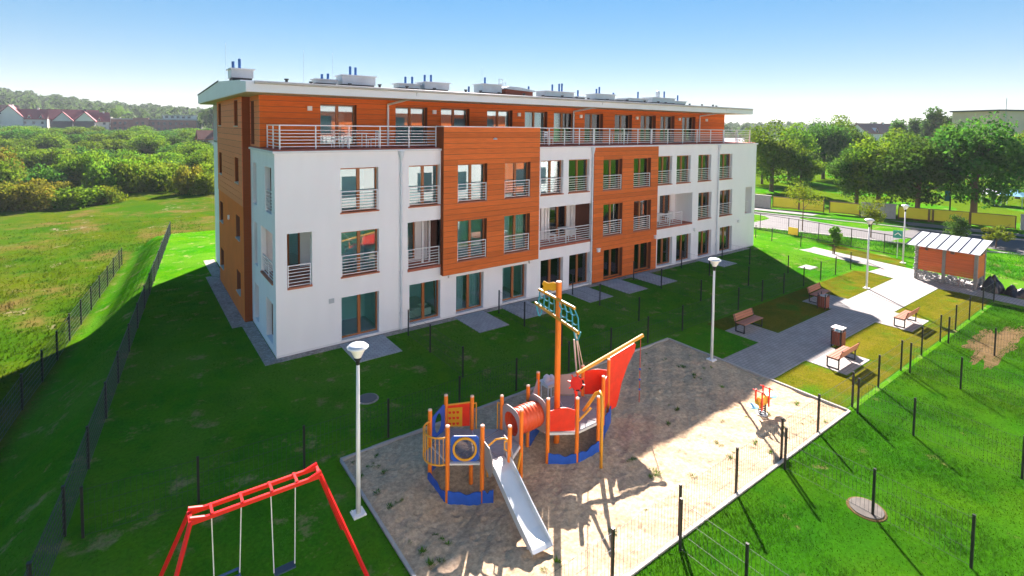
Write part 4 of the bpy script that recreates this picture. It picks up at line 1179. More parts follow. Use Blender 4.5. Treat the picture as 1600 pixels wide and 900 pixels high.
m_.bar((-.3, 0, .75), (.3, 0, .75), .05); m_.bar((-.3, 0, .35), (.3, 0, .35), .04); m_.build("frame", BLACKM, tz_)
gp = thing("gate_post", "tall dark gate post past the bin shelter", "post", (42.3, -18.3, 0)); MB().box(-.08, .08, -.08, .08, 0, 2.0).build("shaft", POSTM, gp); MB().box(-.1, .1, -.1, .1, 2.0, 2.05).build("cap", GALV, gp)

# green sign by the path
sg = thing("path_sign", "small square green sign with white roof-shaped arrow on a thin post", "sign", (45.85, -9.1, 0))
MB().tube([(0, 0, 0), (0, 0, 2.3)], .03, 8).build("post", LAMPW, sg)
sgb = MB().box(-.02, .02, -.32, .32, 1.66, 2.28).build("sign_board", SIGNG, sg, loc=(-.055, 0, 0)); sgb.rotation_euler = (0, 0, rad(20))
ar = MB()
ar.slab([(-.22, .0), (0, .20), (.22, 0), (.22, -.09), (0, .10), (-.22, -.09)], (-.026, 0, 1.93), (0, 1, 0), (0, 0, 1), (1, 0, 0), .008); ar.build("arrow_mark", SIGNW, sgb)

# manholes
for loc, r, lb in (((2.05, -5.6, 0), .34, "dark round manhole cover in the garden lawn"), ((11.1, -19.1, 0), .41, "pale round concrete manhole cover in the bright green lawn")):
    t = thing("manhole_cover", lb, "manhole", loc)
    MB().lathe([(r + .07, 0.0), (r + .06, .022), (r + .02, .026)], 26).build("ring", BARE if r > .4 else GRAVEL, t)
    MB().lathe([(r, .026), (r, .045), (r * .96, .05)], 26).build("lid", mat("manhole_concrete", (.085, .078, .068), .9, .25, 5) if r > .4 else mat("dark_lid", (.10, .105, .11), .7, .15), t)
t = thing("manhole_cover", "flat pale slab cover on the sunlit grass at the end of the block", "manhole", (36.4, -6.3, 0)); MB().box(-.6, .6, -.4, .4, 0, .04).build("lid", CONCL, t); MB().box(-.66, .66, -.46, .46, -.03, .02).build("ring", GRAVEL, t)

# ------------------------------------------------------------------ swing
sw = thing("red_swing", "bright red steel swing with two hanging seats on the near grass", "swing", (-3.0, -12.3, 0))
bz = 2.38
for yb, s in ((.17, 1), (-.17, -1)):
    MB().bar((-1.22, yb, bz), (1.28, yb - .05, bz), .06, .08).build("beam", SWINGRED, sw)
    MB().bar((-1.24, yb, bz + .02), (-2.05, s * .92, 0), .06, .07).build("leg", SWINGRED, sw)
    MB().bar((1.30, yb - .05, bz + .02), (2.15, s * .92 - .05, 0), .06, .07).build("leg", SWINGRED, sw)
    MB().bar((-1.26, yb, bz + .10), (-1.0, yb, bz + .02), .055, .06).build("end_cap", SWINGRED, sw); MB().bar((1.32, yb - .05, bz + .10), (1.05, yb - .05, bz + .02), .055, .06).build("end_cap", SWINGRED, sw)
for x in (-1.24, 1.30): MB().bar((x, -.2, bz), (x, .2, bz), .07).build("cross_piece", SWINGRED, sw)
hk = MB()
for x in (-.86, -.30, .28, .80): hk.bar((x, -.2, bz + .055), (x, .16, bz + .055), .05, .02)
hk.build("hanger_plate", SWINGRED, sw)
def swing_seat(x0, x1, label, yy, material, kind):
    w = (x1 - x0) / 2 - .04; b = MB()
    if kind == "board": b.box(-w, w, -.10, .10, 0, .035)
    else: b.tube([(-w, -.15, .12), (w, -.15, .12), (w, .15, .12), (-w, .15, .12), (-w, -.15, .12)], .03, 8); b.box(-w, w, -.12, .12, -.02, .02)
    zs = .42 if kind == "board" else .56
    st = b.build("swing_seat", material, sw, loc=((x0 + x1) / 2, yy - .02, zs)); st["label"] = label
    for s, xx in ((-1, x0), (1, x1)):
        top = Vector((xx - (x0 + x1) / 2, -yy, bz - zs)); bot = Vector((s * w, 0, .03))
        MB().tube([bot, top], .012, 6).build("chain", CHAIN, st)
swing_seat(-.86, -.30, "dark blue frame-type swing seat on white chains", .10, mat("blue_seat", (.012, .06, .16), .6, .1), "frame")
swing_seat(.28, .80, "flat dark rubber swing seat on white chains", -.05, RUBBER, "board")

# ------------------------------------------------------------------ climbing ship
SHIP = thing("play_ship", "orange, red and blue climbing ship with mast, tunnel and steel slide", "playground", (4.7, -11.9, 0))
def wb(m_, name, material, parent=None, smooth=False):
    o = m_.build(name, material, parent or SHIP, smooth)
    if parent is None: o.location = (-4.7, 11.9, 0)
    return o
R1 = [(1.95, -10.88), (2.75, -10.41), (3.39, -10.93), (4.16, -11.45), (4.17, -12.45), (3.39, -12.93), (2.77, -12.47), (1.96, -11.92)]   # p1 p2 p3 p6 p7 p8 p5 p4
R2 = [(5.23, -11.42), (6.09, -10.88), (6.95, -10.90), (7.70, -11.42), (7.71, -12.40), (6.95, -12.92), (6.00, -12.93), (5.23, -12.43)]   # q6 q7 qb q5 q4 q3 q2 q1
def ppost(x, y, z1, r=.062, z0=None, material=PLAYORANGE):
    z0 = -.45 if z0 is None else z0
    o = wb(MB().tube([(x, y, z0), (x, y, z1)], r, 12), "post", material, smooth=False)
    c_ = MB().lathe([(r * 1.02, z1), (r * .9, z1 + .03), (r * .4, z1 + .045)], 12, (x, y, 0)); wb(c_, "post_cap", mat("pale_post_cap", (.78, .50, .38), .5, .06))
for i, (x, y) in enumerate(R1): ppost(x, y, 2.0)
for i, (x, y) in enumerate(R2): ppost(x, y, 2.0 if i != 5 else 1.75)
ppost(2.85, -11.75, .9)
ppost(6.3, -11.6, .9)
def deck(ring, z, nm):
    c = np.mean(np.array(ring), 0); k = len(ring)
    fr_ = MB(); fr_.slab([(p[0], p[1]) for p in ring], (0, 0, z - .045), (1, 0, 0), (0, 1, 0), (0, 0, 1), .07); base = wb(fr_, "deck_frame", DECKEDGE)
    for i in range(k):
        a, b = np.array(ring[i]), np.array(ring[(i + 1) % k]); m = (a + b + c) / 3
        tri = [m + (p - m) * .93 for p in (a, b, c)]
        pl = MB().slab([tuple(p) for p in tri], (0, 0, z), (1, 0, 0), (0, 1, 0), (0, 0, 1), .022); wb(pl, "deck_plate", PLAYDECK, base)
deck(R1, .95, "a"); deck(R2, .93, "b")
def edge_frame(p, q):
    p, q = Vector((*p, 0)), Vector((*q, 0)); d = (q - p); ln = d.length; d.normalize(); n_ = Vector((d.y, -d.x, 0)); return p, d, n_, ln
UP = Vector((0, 0, 1))
def hull(p, q, z0, top, seed=0, th=.03):
    o, d, n_, ln = edge_frame(p, q); k = 18; pts = [(0.02, 0), (ln - .02, 0)]
    for i in range(k + 1):
        f = 1 - i / k
        pts.append((.02 + (ln - .04) * f, top + .05 * math.sin(f * 6.0 + seed) + .025 * math.sin(f * 15 + seed * 2)))
    m_ = MB(); m_.slab(pts, o + UP * z0 + n_ * .07, d, UP, n_, th); wb(m_, "hull_panel", PLAYBLUE)
hull(R1[0], R1[7], -.30, .42, 0); hull(R1[7], R1[6], -.30, .42, 1.2); hull(R1[6], (3.05, -12.68), -.28, .44, 2.2); hull(R1[1], R1[0], -.06, .5, .6)
hull(R2[7], R2[6], -.06, .32, 1.0); hull(R2[6], R2[5], -.06, .34, 2.6); hull(R2[5], R2[4], -.06, .4, .3); hull(R2[4], (8.5, -11.95), -.06, .62, .9); hull(R2[0], R2[1], -.06, .4, 0.2)
# blue square panel with round window
o, d, n_, ln = edge_frame(R1[7], R1[6])
K = 28
sq = []; ci = []
for i in range(K):
    t_ = 2 * math.pi * i / K; c, s = math.cos(t_), math.sin(t_); m = max(abs(c), abs(s))
    sq.append((ln / 2 + (ln / 2 - .10) * c / m, 1.36 + .37 * s / m)); ci.append((ln / 2 + .285 * c, 1.36 + .285 * s))
pn = wb(MB().ringslab(sq, ci, o, d, UP, n_, .025), "porthole_panel", PLAYBLUE)
ri = [(ln / 2 + .285 * math.cos(2 * math.pi * i / K), 1.36 + .285 * math.sin(2 * math.pi * i / K)) for i in range(K)]
ro = [(ln / 2 + .345 * math.cos(2 * math.pi * i / K), 1.36 + .345 * math.sin(2 * math.pi * i / K)) for i in range(K)]
wb(MB().ringslab(ro, ri, o + n_ * .03, d, UP, n_, .045), "yellow_ring", PLAYYEL, pn)
wb(MB().slab(ri, o, d, UP, n_, .006), "porthole_glass", glass_mat("hazy_porthole", (.75, .75, .78), .12), pn)
wb(MB().slab([(.09, .97), (ln - .09, .97), (ln - .09, .99), (.09, .99)], o + n_ * .06, d, UP, n_, .10), "deck_lip", DECKEDGE, pn)
# blue panel with oval opening between p1 and p2
o, d, n_, ln = edge_frame(R1[0], R1[1]); ou = []; inn = []
for i in range(K):
    t_ = 2 * math.pi * i / K; c, s = math.cos(t_), math.sin(t_); m = max(abs(c), abs(s))
    x = ln / 2 + (ln / 2 - .08) * c / m; ou.append((x, 1.36 + (.39 + .12 * (x / ln - .5)) * s / m)); inn.append((ln / 2 + .20 * c, 1.36 + .30 * s))
wb(MB().ringslab(ou, inn, o, d, UP, n_, .025), "oval_panel", PLAYBLUE)
# yellow and red noughts-and-crosses panel p2-p3
o, d, n_, ln = edge_frame(R1[1], R1[2])
gpn = wb(MB().slab([(.07, 1.0), (ln - .07, 1.06), (ln - .07, 1.80), (.07, 1.68)], o, d, UP, n_, .025), "game_panel", PLAYRED)
wb(MB().slab([(.07, 1.02), (ln * .63, 1.04), (ln * .63, 1.66), (.07, 1.60)], o + n_ * .022, d, UP, n_, .02), "game_board", PLAYYELP, gpn)
wb(MB().bar(o + d * .06 + UP * 1.70, o + d * (ln - .06) + UP * 1.82, .04), "yellow_edge", PLAYYEL, gpn)
for i in range(3):
    for j in range(3):
        a0 = .13 + i * .125; z0 = 1.12 + j * .18 + i * .012; arc = [(a0 + .045 * math.cos(t_), z0 + .05 * math.sin(t_)) for t_ in np.linspace(math.pi, 2 * math.pi, 7)] + [(a0 + .04, z0 + .03), (a0 - .04, z0 + .03)]
        wb(MB().slab(arc, o + n_ * .036, d, UP, n_, .012), "game_tile", PLAYRED, gpn)
# bulging barred balcony between p1 and p4
o, d, n_, ln = edge_frame(R1[0], R1[7]); mid_ = o + d * (ln / 2)
arcp = lambda z, k=13: [mid_ + d * (-(ln / 2 - .03) * math.cos(t_)) + n_ * (.42 * math.sin(t_)) + UP * z for t_ in np.linspace(0, math.pi, k)]
wb(MB().tube(arcp(1.68), .026, 8), "balcony_hoop", PLAYYEL, smooth=True); wb(MB().tube(arcp(.90), .026, 8), "balcony_hoop", PLAYYEL, smooth=True)
for a, b in list(zip(arcp(1.66), arcp(.92)))[1:-1]: wb(MB().tube([a, b], .012, 6), "balcony_bar", PLAYYEL)
fl_ = arcp(.90, 15); m_ = MB(); m_.add(fl_, [tuple(range(15))]); wb(m_, "balcony_floor", PLAYDECK)
# grab rails p3-p6
for (x, y), s in ((R1[2], 1), (R1[3], -1)):
    o, d, n_, ln = edge_frame(R1[2], R1[3]); b = Vector((x, y, 0)) + d * (.13 * s)
    wb(MB().tube([Vector((x, y, 1.75)), b + UP * 1.8, b + UP * 1.7 - n_ * .05, b + UP * 1.0, b - n_ * .04 + UP * .55], .022, 8), "grab_rail", PLAYYEL, smooth=True)
# climb out at p7-p8: arch over slide and slanting foot rail
a, b = Vector((*R1[6], 0)), Vector((*R1[5], 0))
wb(MB().tube([a + UP * .55 + Vector((.1, -.12, 0)), a + UP * 1.35 + Vector((.10, -.12, 0)), a + UP * 1.42 + Vector((.12, -.10, 0)), a.lerp(b, .5) + UP * 1.62, a.lerp(b, .8) + UP * 1.66, b + UP * 1.55], .026, 8), "slide_arch", PLAYYEL, smooth=True)
wb(MB().tube([b + UP * 1.25, b + UP * 1.35 + Vector((-.12, .08, 0)), b + UP * 1.55 + Vector((-.12, .08, 0)), b + UP * 1.6], .02, 8), "grab_rail", PLAYYEL, smooth=True)
wb(MB().tube([Vector((4.17, -12.45, .75)), Vector((3.55, -12.95, .12))], .035, 8), "foot_rail", PLAYYEL)
# slide
SA, SB_ = Vector((3.12, -12.74, 1.0)), Vector((2.86, -14.95, .18))
sd = SB_ - SA; sdir = Vector((sd.x, sd.y, 0)).normalized(); sside = Vector((sdir.y, -sdir.x, 0)); ln = Vector((sd.x, sd.y, 0)).length
prof_s = [(0, 1.0), (.22, .985), (.40, .92), (.9, .68), (1.4, .44), (1.8, .27), (2.05, .20), (2.25, .18), (ln + .06, .17), (ln + .14, .12)]
ch_ = MB(); W2 = .27; vs_ = []; fs_ = []
for s_, z in prof_s:
    c = Vector((SA.x, SA.y, 0)) + sdir * s_
    hgt = .17 if s_ < ln - .25 else .17 * max(.1, (ln + .2 - s_) / .45)
    for off, zz in ((-W2 - .03, -.06), (-W2 - .03, hgt), (-W2, hgt), (-W2, 0), (W2, 0), (W2, hgt), (W2 + .03, hgt), (W2 + .03, -.06)):
        vs_.append(c + sside * off + UP * (z + zz))
for i in range(len(prof_s) - 1):
    for j in range(7): fs_.append((i * 8 + j, i * 8 + j + 1, (i + 1) * 8 + j + 1, (i + 1) * 8 + j))
ch_.add(vs_, fs_); wb(ch_, "slide", SLIDESTEEL)
for s in (-1, 1):
    o_ = Vector((SA.x, SA.y, 0)) + sside * (s * (W2 + .05)) - sdir * .12
    wb(MB().slab([(-.1, .9), (.28, .72), (.42, .98), (.40, 1.30), (.22, 1.52), (-.1, 1.55)], o_, sdir, UP, sside, .025), "slide_cheek", PLAYGREY)
wb(MB().slab([(-.26, 0), (.26, 0), (.26, .2), (-.26, .2)], Vector((SA.x, SA.y, 1.005)) - sdir * .12, sside, sdir, UP, .02), "slide_lip", DECKEDGE)
lg_ = MB(); 
for s in (-.2, .2): lg_.tube([Vector((SB_.x, SB_.y, -.3)) - sdir * .25 + sside * s, Vector((SB_.x, SB_.y, .15)) - sdir * .25 + sside * s], .03, 8)
wb(lg_, "slide_foot", GALV)
# tunnel with flanged grey boards
ty, tz1 = -11.94, 1.36
vs_ = []; fs_ = []; N = 24; rings = 34
for i in range(rings):
    x = 4.20 + (5.20 - 4.20) * i / (rings - 1); r = .37 + .016 * math.sin(i * 1.5) + .03 * math.sin(math.pi * i / (rings - 1))
    for j in range(N): t_ = 2 * math.pi * j / N; vs_.append((x, ty + r * math.cos(t_), tz1 + r * math.sin(t_)))
for i in range(rings - 1):
    for j in range(N): fs_.append((i * N + j, i * N + (j + 1) % N, (i + 1) * N + (j + 1) % N, (i + 1) * N + j))
wb(MB().add(vs_, fs_), "tunnel", TUNNEL, smooth=True)
for x in (4.165, 5.235):
    ou = []; inn = []
    for i in range(K):
        t_ = 2 * math.pi * i / K; c, s = math.cos(t_), math.sin(t_)
        e = (abs(c) ** 3.2 + abs(s) ** 3.2) ** (-1 / 3.2)
        ou.append((.50 * e * c * .93, .54 * e * s)); inn.append((.36 * c, .36 * s))
    wb(MB().ringslab(ou, inn, (x, ty, tz1 - .02), (0, 1, 0), (0, 0, 1), (1, 0, 0), .025), "tunnel_board", PLAYGREY)
# ship part: red wavy panel, grey panels, red bow panels
def wavy(p, q, z0, z1, material, name, off=0.0, slope=0.0, wave=.05):
    o, d, n_, ln = edge_frame(p, q); pts = [(.07, z0), (ln - .07, z0)]
    for i in range(13):
        f = 1 - i / 12; pts.append((.07 + (ln - .14) * f, z1 + slope * (f - .5) + wave * math.sin(f * 5.2 - 1.2)))
    return wb(MB().slab(pts, o + n_ * off, d, UP, n_, .025), name, material)
wavy(R2[7], R2[6], .98, 1.68, PLAYRED, "red_panel")
wavy(R2[0], R2[1], .98, 1.55, PLAYGREY, "grey_panel", slope=.5, wave=0)
wavy(R2[2], R2[3], .98, 1.70, PLAYGREY, "grey_panel", wave=.02)
wavy(R2[3], (8.5, -11.9), .98, 1.85, PLAYRED, "red_panel", wave=.03)
wavy(R2[4], (8.5, -11.9), .70, 1.70, PLAYRED, "red_panel", wave=.08)
wavy(R2[1], R2[2], .80, .95, DECKEDGE, "deck_lip", wave=0)
ppost(8.5, -11.9, 2.2, .06)
# arch pole
pole = [Vector((6.40, -12.80, 1.42)), Vector((6.55, -12.95, 1.75)), Vector((6.62, -13.10, 2.05)), Vector((6.60, -13.30, 2.20)), Vector((6.52, -13.46, 2.12)), Vector((6.46, -13.54, 1.8)), Vector((6.43, -13.57, .9)), Vector((6.43, -13.57, -.2))]
wb(MB().tube(pole, .05, 10), "slide_pole", PLAYYEL, smooth=True)
wb(MB().tube([Vector((*R2[6], 1.25)), Vector((6.55, -12.98, 1.55))], .035, 8), "hand_bar", PLAYYEL)
# mast, yards, flag, nets
MX, MY = 6.15, -11.81
wb(MB().tube([(MX, MY, -.4), (MX, MY, 2.4), (MX, MY, 5.38)], [.10, .098, .095], 14), "mast", PLAYORANGE)
wb(MB().lathe([(.10, 5.38), (.08, 5.41), (.02, 5.42)], 14, (MX, MY, 0)), "post_cap", MATS["pale_post_cap"])
flg = [(0, 0), (-.12, .03), (-.28, -.02), (-.45, .03), (-.50, -.06), (-.45, -.12), (-.50, -.20), (-.42, -.28), (-.28, -.20), (-.12, -.22), (0, -.18)]
wb(MB().slab(flg, (MX - .05, MY + .05, 5.33), (.55, -.83, 0), (0, 0, 1.2), (.83, .55, 0), .025), "flag", PLAYYELP)
wb(MB().tube([(MX - .11, MY + .88, 4.92), (MX - .11, MY - .88, 4.78)], .05, 10), "yard", PLAYYEL)
wb(MB().tube([(MX - .11, MY + 1.08, 4.40), (MX - .11, MY - 1.08, 4.06)], .05, 10), "yard", PLAYYEL)
def net(sgn):
    m_ = MB(); xs_ = MX - .11
    top = lambda f: Vector((xs_, MY + sgn * (.12 + .72 * f), 4.85 + .06 * sgn * f)); bot = lambda f: Vector((xs_ + .06, MY + sgn * (.16 + .85 * f), 4.22 + .12 * sgn * f))
    for i in range(4):
        f = i / 3; m_.tube([top(f), (top(f) + bot(f)) / 2 + Vector((.05, .03 * sgn, .03)), bot(f)], .022, 6)
    for lev in (.3, .72):
        pts = []
        for i in range(13):
            f = i / 12; p = top(f).lerp(bot(f), lev); p.z -= .07 * abs(math.sin(3 * math.pi * f)); pts.append(p)
        m_.tube(pts, .02, 6)
    loop = [bot(.75)]
    for i in range(1, 8):
        f = i / 8; p = bot(.7).lerp(bot(1.1), f); p.z -= .34 * math.sin(math.pi * f); loop.append(p)
    loop.append(bot(1.1)); m_.tube(loop, .024, 6); wb(m_, "rope_net", ROPETEAL)
net(-1); net(1)
wb(MB().tube([(MX - .11, MY - .95, 4.06), (7.7, -11.42, 2.02)], .014, 6), "stay_rope", mat("pale_rope", (.62, .56, .48), .8, .1))
st_ = MB(); st_.bar((7.86, -10.98, 1.2), (7.78, -10.85, 2.75), .045); st_.bar((8.05, -11.0, 1.2), (7.92, -10.80, 2.92), .035); wb(st_, "support_stick", MATS["pale_rope"])
# bowsprit, sail, rope
wb(MB().tube([(6.95, -11.9, 2.12), (10.32, -11.9, 2.66)], .065, 12), "bowsprit", PLAYYEL)
sail = [(8.56, .32), (8.92, .36), (9.02, .62), (9.18, 1.15), (9.48, 1.72), (9.86, 2.18), (9.93, 2.42), (9.82, 2.49), (8.56, 2.27)]
wb(MB().slab(sail, (0, -11.9, 0), (1, 0, 0), (0, 0, 1), (0, 1, 0), .025), "sail_panel", PLAYRED)
rp_ = wb(MB().tube([(10.2, -11.9, 2.62), (10.2, -11.9, .12)], .016, 6), "climbing_rope", ROPERED)
for z in (.62, 1.0, 1.4): wb(MB().lathe([(.02, z - .04), (.045, z), (.02, z + .04)], 8, (10.2, -11.9, 0)), "rope_knot", PLAYBLUE, rp_)
# wheel
WC = Vector((6.62, -12.22, 2.02)); wnrm = Vector((-.75, -.35, .45)).normalized(); wu = wnrm.cross(UP).normalized(); wv = wu.cross(wnrm)
ppost(6.66, -12.18, 1.95, .05, z0=.9, material=PLAYRED)
wh = wb(MB().slab([(.20 * math.cos(2 * math.pi * i / 16), .20 * math.sin(2 * math.pi * i / 16)) for i in range(16)], WC, wu, wv, wnrm, .05), "steering_wheel", PLAYRED)
hs_ = MB()
for i in range(8):
    t_ = 2 * math.pi * i / 8; d = wu * math.cos(t_) + wv * math.sin(t_); hs_.tube([WC + d * .18, WC + d * .30], .026, 6)
wb(hs_, "wheel_handle", PLAYRED, wh)
wb(MB().slab([(.23 * math.cos(2 * math.pi * i / 16), .23 * math.sin(2 * math.pi * i / 16)) for i in range(16)], WC - wnrm * .12, wu, wv, wnrm, .03), "wheel_back_disc", BLACKM, wh)

# small white table left beside the ship, with white toys on it
tb = thing("white_table", "small white table standing in the sand behind the ship's mast", "table", (7.72, -9.62, float(sand_z(7.72, -9.62))))
MB().box(-.32, .32, -.27, .27, .74, .78).build("tabletop", RAILW, tb); MB().box(-.27, .27, -.22, .22, .62, .74).build("apron", RAILW, tb)
for sx in (-.25, .25):
    for sy in (-.2, .2): MB().tube([(sx, sy, 0), (sx, sy, .64)], .022, 8).build("leg", RAILW, tb)
ty_ = thing("plush_toy", "crumpled white bag lying on the small white table", "bag", (7.68, -9.62, float(sand_z(7.72, -9.62)) + .78))
m_ = MB(); m_.lathe([(.10, 0), (.15, .08), (.12, .2), (.04, .27)], 8, (-.10, .02, 0)); m_.lathe([(.08, 0), (.12, .06), (.11, .16), (.05, .22)], 8, (.10, -.02, 0)); m_.build("bag", mat("white_plastic_bag", (.78, .78, .80), .5, .06, 10, bump=.5, bscale=14), ty_)
ty_.name = "plastic_bag"

# ------------------------------------------------------------------ springer
sp = thing("spring_seesaw", "red and yellow spring see-saw with pale blue seats in the sand", "spring toy", (13.5, -14.88, float(sand_z(13.5, -14.88))))
vs_ = [(0.13 * math.cos(i * .55), .13 * math.sin(i * .55), .02 + i * .0062) for i in range(60)]
MB().tube(vs_, .018, 6).build("spring", BLACKM, sp)
MB().slab([(-.34, .36), (.34, .36), (.40, .50), (.20, .66), (-.20, .66), (-.40, .50)], (0, 0, 0), (1, 0, 0), (0, 0, 1), (0, 1, 0), .16).build("body", PLAYYELP, sp)
MB().bar((-.72, 0, .44), (.72, 0, .44), .10, .05).build("beam", PLAYYEL, sp)
for s in (-1, 1):
    MB().lathe([(.03, .46), (.19, .48), (.20, .52), (.10, .55)], 14, (s * .66, 0, 0)).build("seat", PALEBLUE, sp)
    for k in (-1, 1):
        MB().slab([(0, .26), (.07, .24), (.10, .95), (.02, .97)], (s * .20, k * .12, 0), (s, 0, 0), (0, 0, 1), (0, 1, 0), .03).build("side_panel", PLAYRED, sp)
    MB().tube([(s * .26, -.24, .92), (s * .26, .24, .92)], .02, 8).build("handle", PLAYRED, sp)
MB().lathe([(.20, 0), (.20, .03), (.1, .04)], 12).build("base_plate", GALV, sp)

# ------------------------------------------------------------------ white furniture on the terrace and loggias
def patio_table(loc, label, rot=0):
    t = thing("patio_table", label, "table", loc, rot); MB().box(-.55, .55, -.38, .38, .70, .74).build("tabletop", RAILW, t)
    for sx in (-.48, .48):
        for sy in (-.31, .31): MB().tube([(sx, sy, 0), (sx, sy, .70)], .025, 8).build("leg", RAILW, t)
def patio_chair(loc, label, rot=0):
    t = thing("patio_chair", label, "chair", loc, rot, "white patio chairs"); MB().box(-.23, .23, -.23, .23, .42, .46).build("seat", RAILW, t)
    for z in (.56, .68, .80): MB().box(-.22, .22, .20, .23, z - .04, z + .04).build("back_slat", RAILW, t)
    for sx in (-.2, .2):
        MB().tube([(sx, -.2, 0), (sx, -.2, .42)], .02, 6).build("leg", RAILW, t); MB().tube([(sx, .2, 0), (sx, .215, .86)], .02, 6).build("leg", RAILW, t)
patio_table((4.2, 1.75, 9.30), "white table on the roof terrace by the first pair of doors")
patio_chair((3.3, 1.8, 9.30), "white slatted chair at the corner end of the terrace table", rad(90)); patio_chair((5.15, 1.7, 9.30), "white slatted chair at the downpipe end of the terrace table", rad(-90))
patio_table((18.2, .95, 3.05), "white table in the loggia between the two orange bays", rad(90)); patio_chair((16.9, .95, 3.05), "white chair in the loggia between the two orange bays", rad(60))
patio_table((28.0, 1.0, 3.08), "white table in the loggia right of the ground-reaching orange bay"); patio_chair((29.1, 1.0, 3.08), "white chair in the loggia right of the ground-reaching orange bay", rad(-80))
patio_chair((17.3, 1.9, 9.30), "white chair on the terrace by a curtained penthouse door", rad(20)); patio_table((24.2, 1.9, 9.30), "white table on the terrace above the ground-reaching orange bay")
HAZE = 0.0002

# ------------------------------------------------------------------ vegetation
def leaf_quads(centers, normals, size, rng, aspect=0.62):
    n = len(centers)
    r = rng.normal(size=(n, 3)); nrm = normals + 0.75 * r; nrm /= np.linalg.norm(nrm, axis=1)[:, None]
    a = np.cross(nrm, rng.normal(size=(n, 3))); a /= np.linalg.norm(a, axis=1)[:, None]
    b = np.cross(nrm, a)
    s = size * rng.uniform(.6, 1.35, n)[:, None]
    a = a * s * .5; b = b * s * .5 * aspect
    fold = nrm * s * .12
    return np.stack([centers - a, centers - b + fold, centers + a, centers + b + fold], 1).reshape(-1, 3)

def crown_mesh(name, rx, ry, rz, zc, nblob, nleaf, size, material, seed, shape="round", blob_r=(.20, .42)):
    rng = np.random.default_rng(seed)
    C = []; N = []
    per = nleaf // nblob
    R = min(rx, ry, rz)
    for i in range(nblob):
        d = rng.normal(size=3); d /= np.linalg.norm(d); k = rng.random() ** .42
        c = d * k * .82
        if shape == "cone": c[:2] *= np.clip(1.1 - (c[2] + .74) / 1.5, .12, 1.1)
        if shape == "bush": c[2] = abs(c[2]) * 1.0 - .25
        c = c * np.array([rx, ry, rz])
        br = R * rng.uniform(*blob_r)
        p = rng.normal(size=(per, 3)); p /= np.linalg.norm(p, axis=1)[:, None]
        nr = p.copy(); p = p * (br * rng.uniform(.55, 1.08, per)[:, None]) * np.array([1.1, 1.1, .82])
        C.append(c + p); N.append(nr)
    C = np.concatenate(C); N = np.concatenate(N)
    C[:, 2] += zc
    if shape == "bush": C = C[C[:, 2] > 0.02 * rz]; N = N[:len(C)]
    return np_mesh(name, leaf_quads(C, N, size, rng), 4, material)

def trunk_mb(h, r, limbs, spread, seed):
    rng = random.Random(seed); m_ = MB()
    bend = rng.uniform(-.25, .25)
    m_.tube([(0, 0, -.2), (0, 0, .3), (bend * .4, 0, h * .5), (bend, bend * .5, h)], [r * 1.5, r * 1.05, r * .85, r * .45], 9)
    for i in range(limbs):
        z = h * rng.uniform(.38, .92); t_ = rng.uniform(0, 6.28); l_ = spread * rng.uniform(.5, .9); b = bend * z / h
        m_.tube([(b, 0, z), (b + .45 * l_ * math.cos(t_), .45 * l_ * math.sin(t_), z + .42 * l_), (b + l_ * math.cos(t_), l_ * math.sin(t_), z + .65 * l_)], [r * .42, r * .28, r * .1], 6)
    return m_

def tree_proto(kind, H, R, lf, nleaf, size, seed, trunk_h=None, shape="round", nblob=34):
    th = trunk_h or H * .22
    cz = (H + th) / 2; rz = (H - th) / 2
    return (trunk_mb(H * .72, H * .022 + .05, 9, R * .7, seed).mesh("trunk", BARK, True),
            crown_mesh("crown", R, R, rz, cz, nblob, nleaf, size, lf, seed, shape))

PROTO = {
    "broad_dark": tree_proto("b", 11, 4.9, LEAF_B, 11000, .36, 1, 1.7, nblob=56),
    "broad_mid": tree_proto("m", 11, 4.4, LEAF_A, 11000, .36, 2, 1.5, nblob=52),
    "round_mid": tree_proto("r", 8, 3.8, LEAF_A, 7000, .36, 3, 1.4, nblob=34),
    "yellow": tree_proto("y", 9, 4.2, LEAF_Y, 7000, .40, 4, 1.6, nblob=34),
    "far_pale": tree_proto("f", 12, 4.0, LEAF_F, 5000, .55, 5, 2.0, "cone", 30),
}
def tree(kind, u_or_x, y, label, group, s=1.0, rot=0.0, sz=1.0, name="tree"):
    x = u_or_x
    t = thing(name, label, "tree", (x, y, float(terrain(x, y)) - .05), rot, group)
    t.scale = (s, s, s * sz)
    link("trunk", PROTO[kind][0], t); link("crown", PROTO[kind][1], t)
    return t
def at(u, dist, v=300):
    d = ray(u, v); d2 = d[:2] / np.linalg.norm(d[:2]); fw = d2 @ FWD2
    return CAM[:2] + d2 * dist / fw          # dist = depth along the view axis
def GP(u, v, z=0.0):
    d = ray(u, v); return CAM[:2] + d[:2] * ((z - CAM[2]) / d[2])

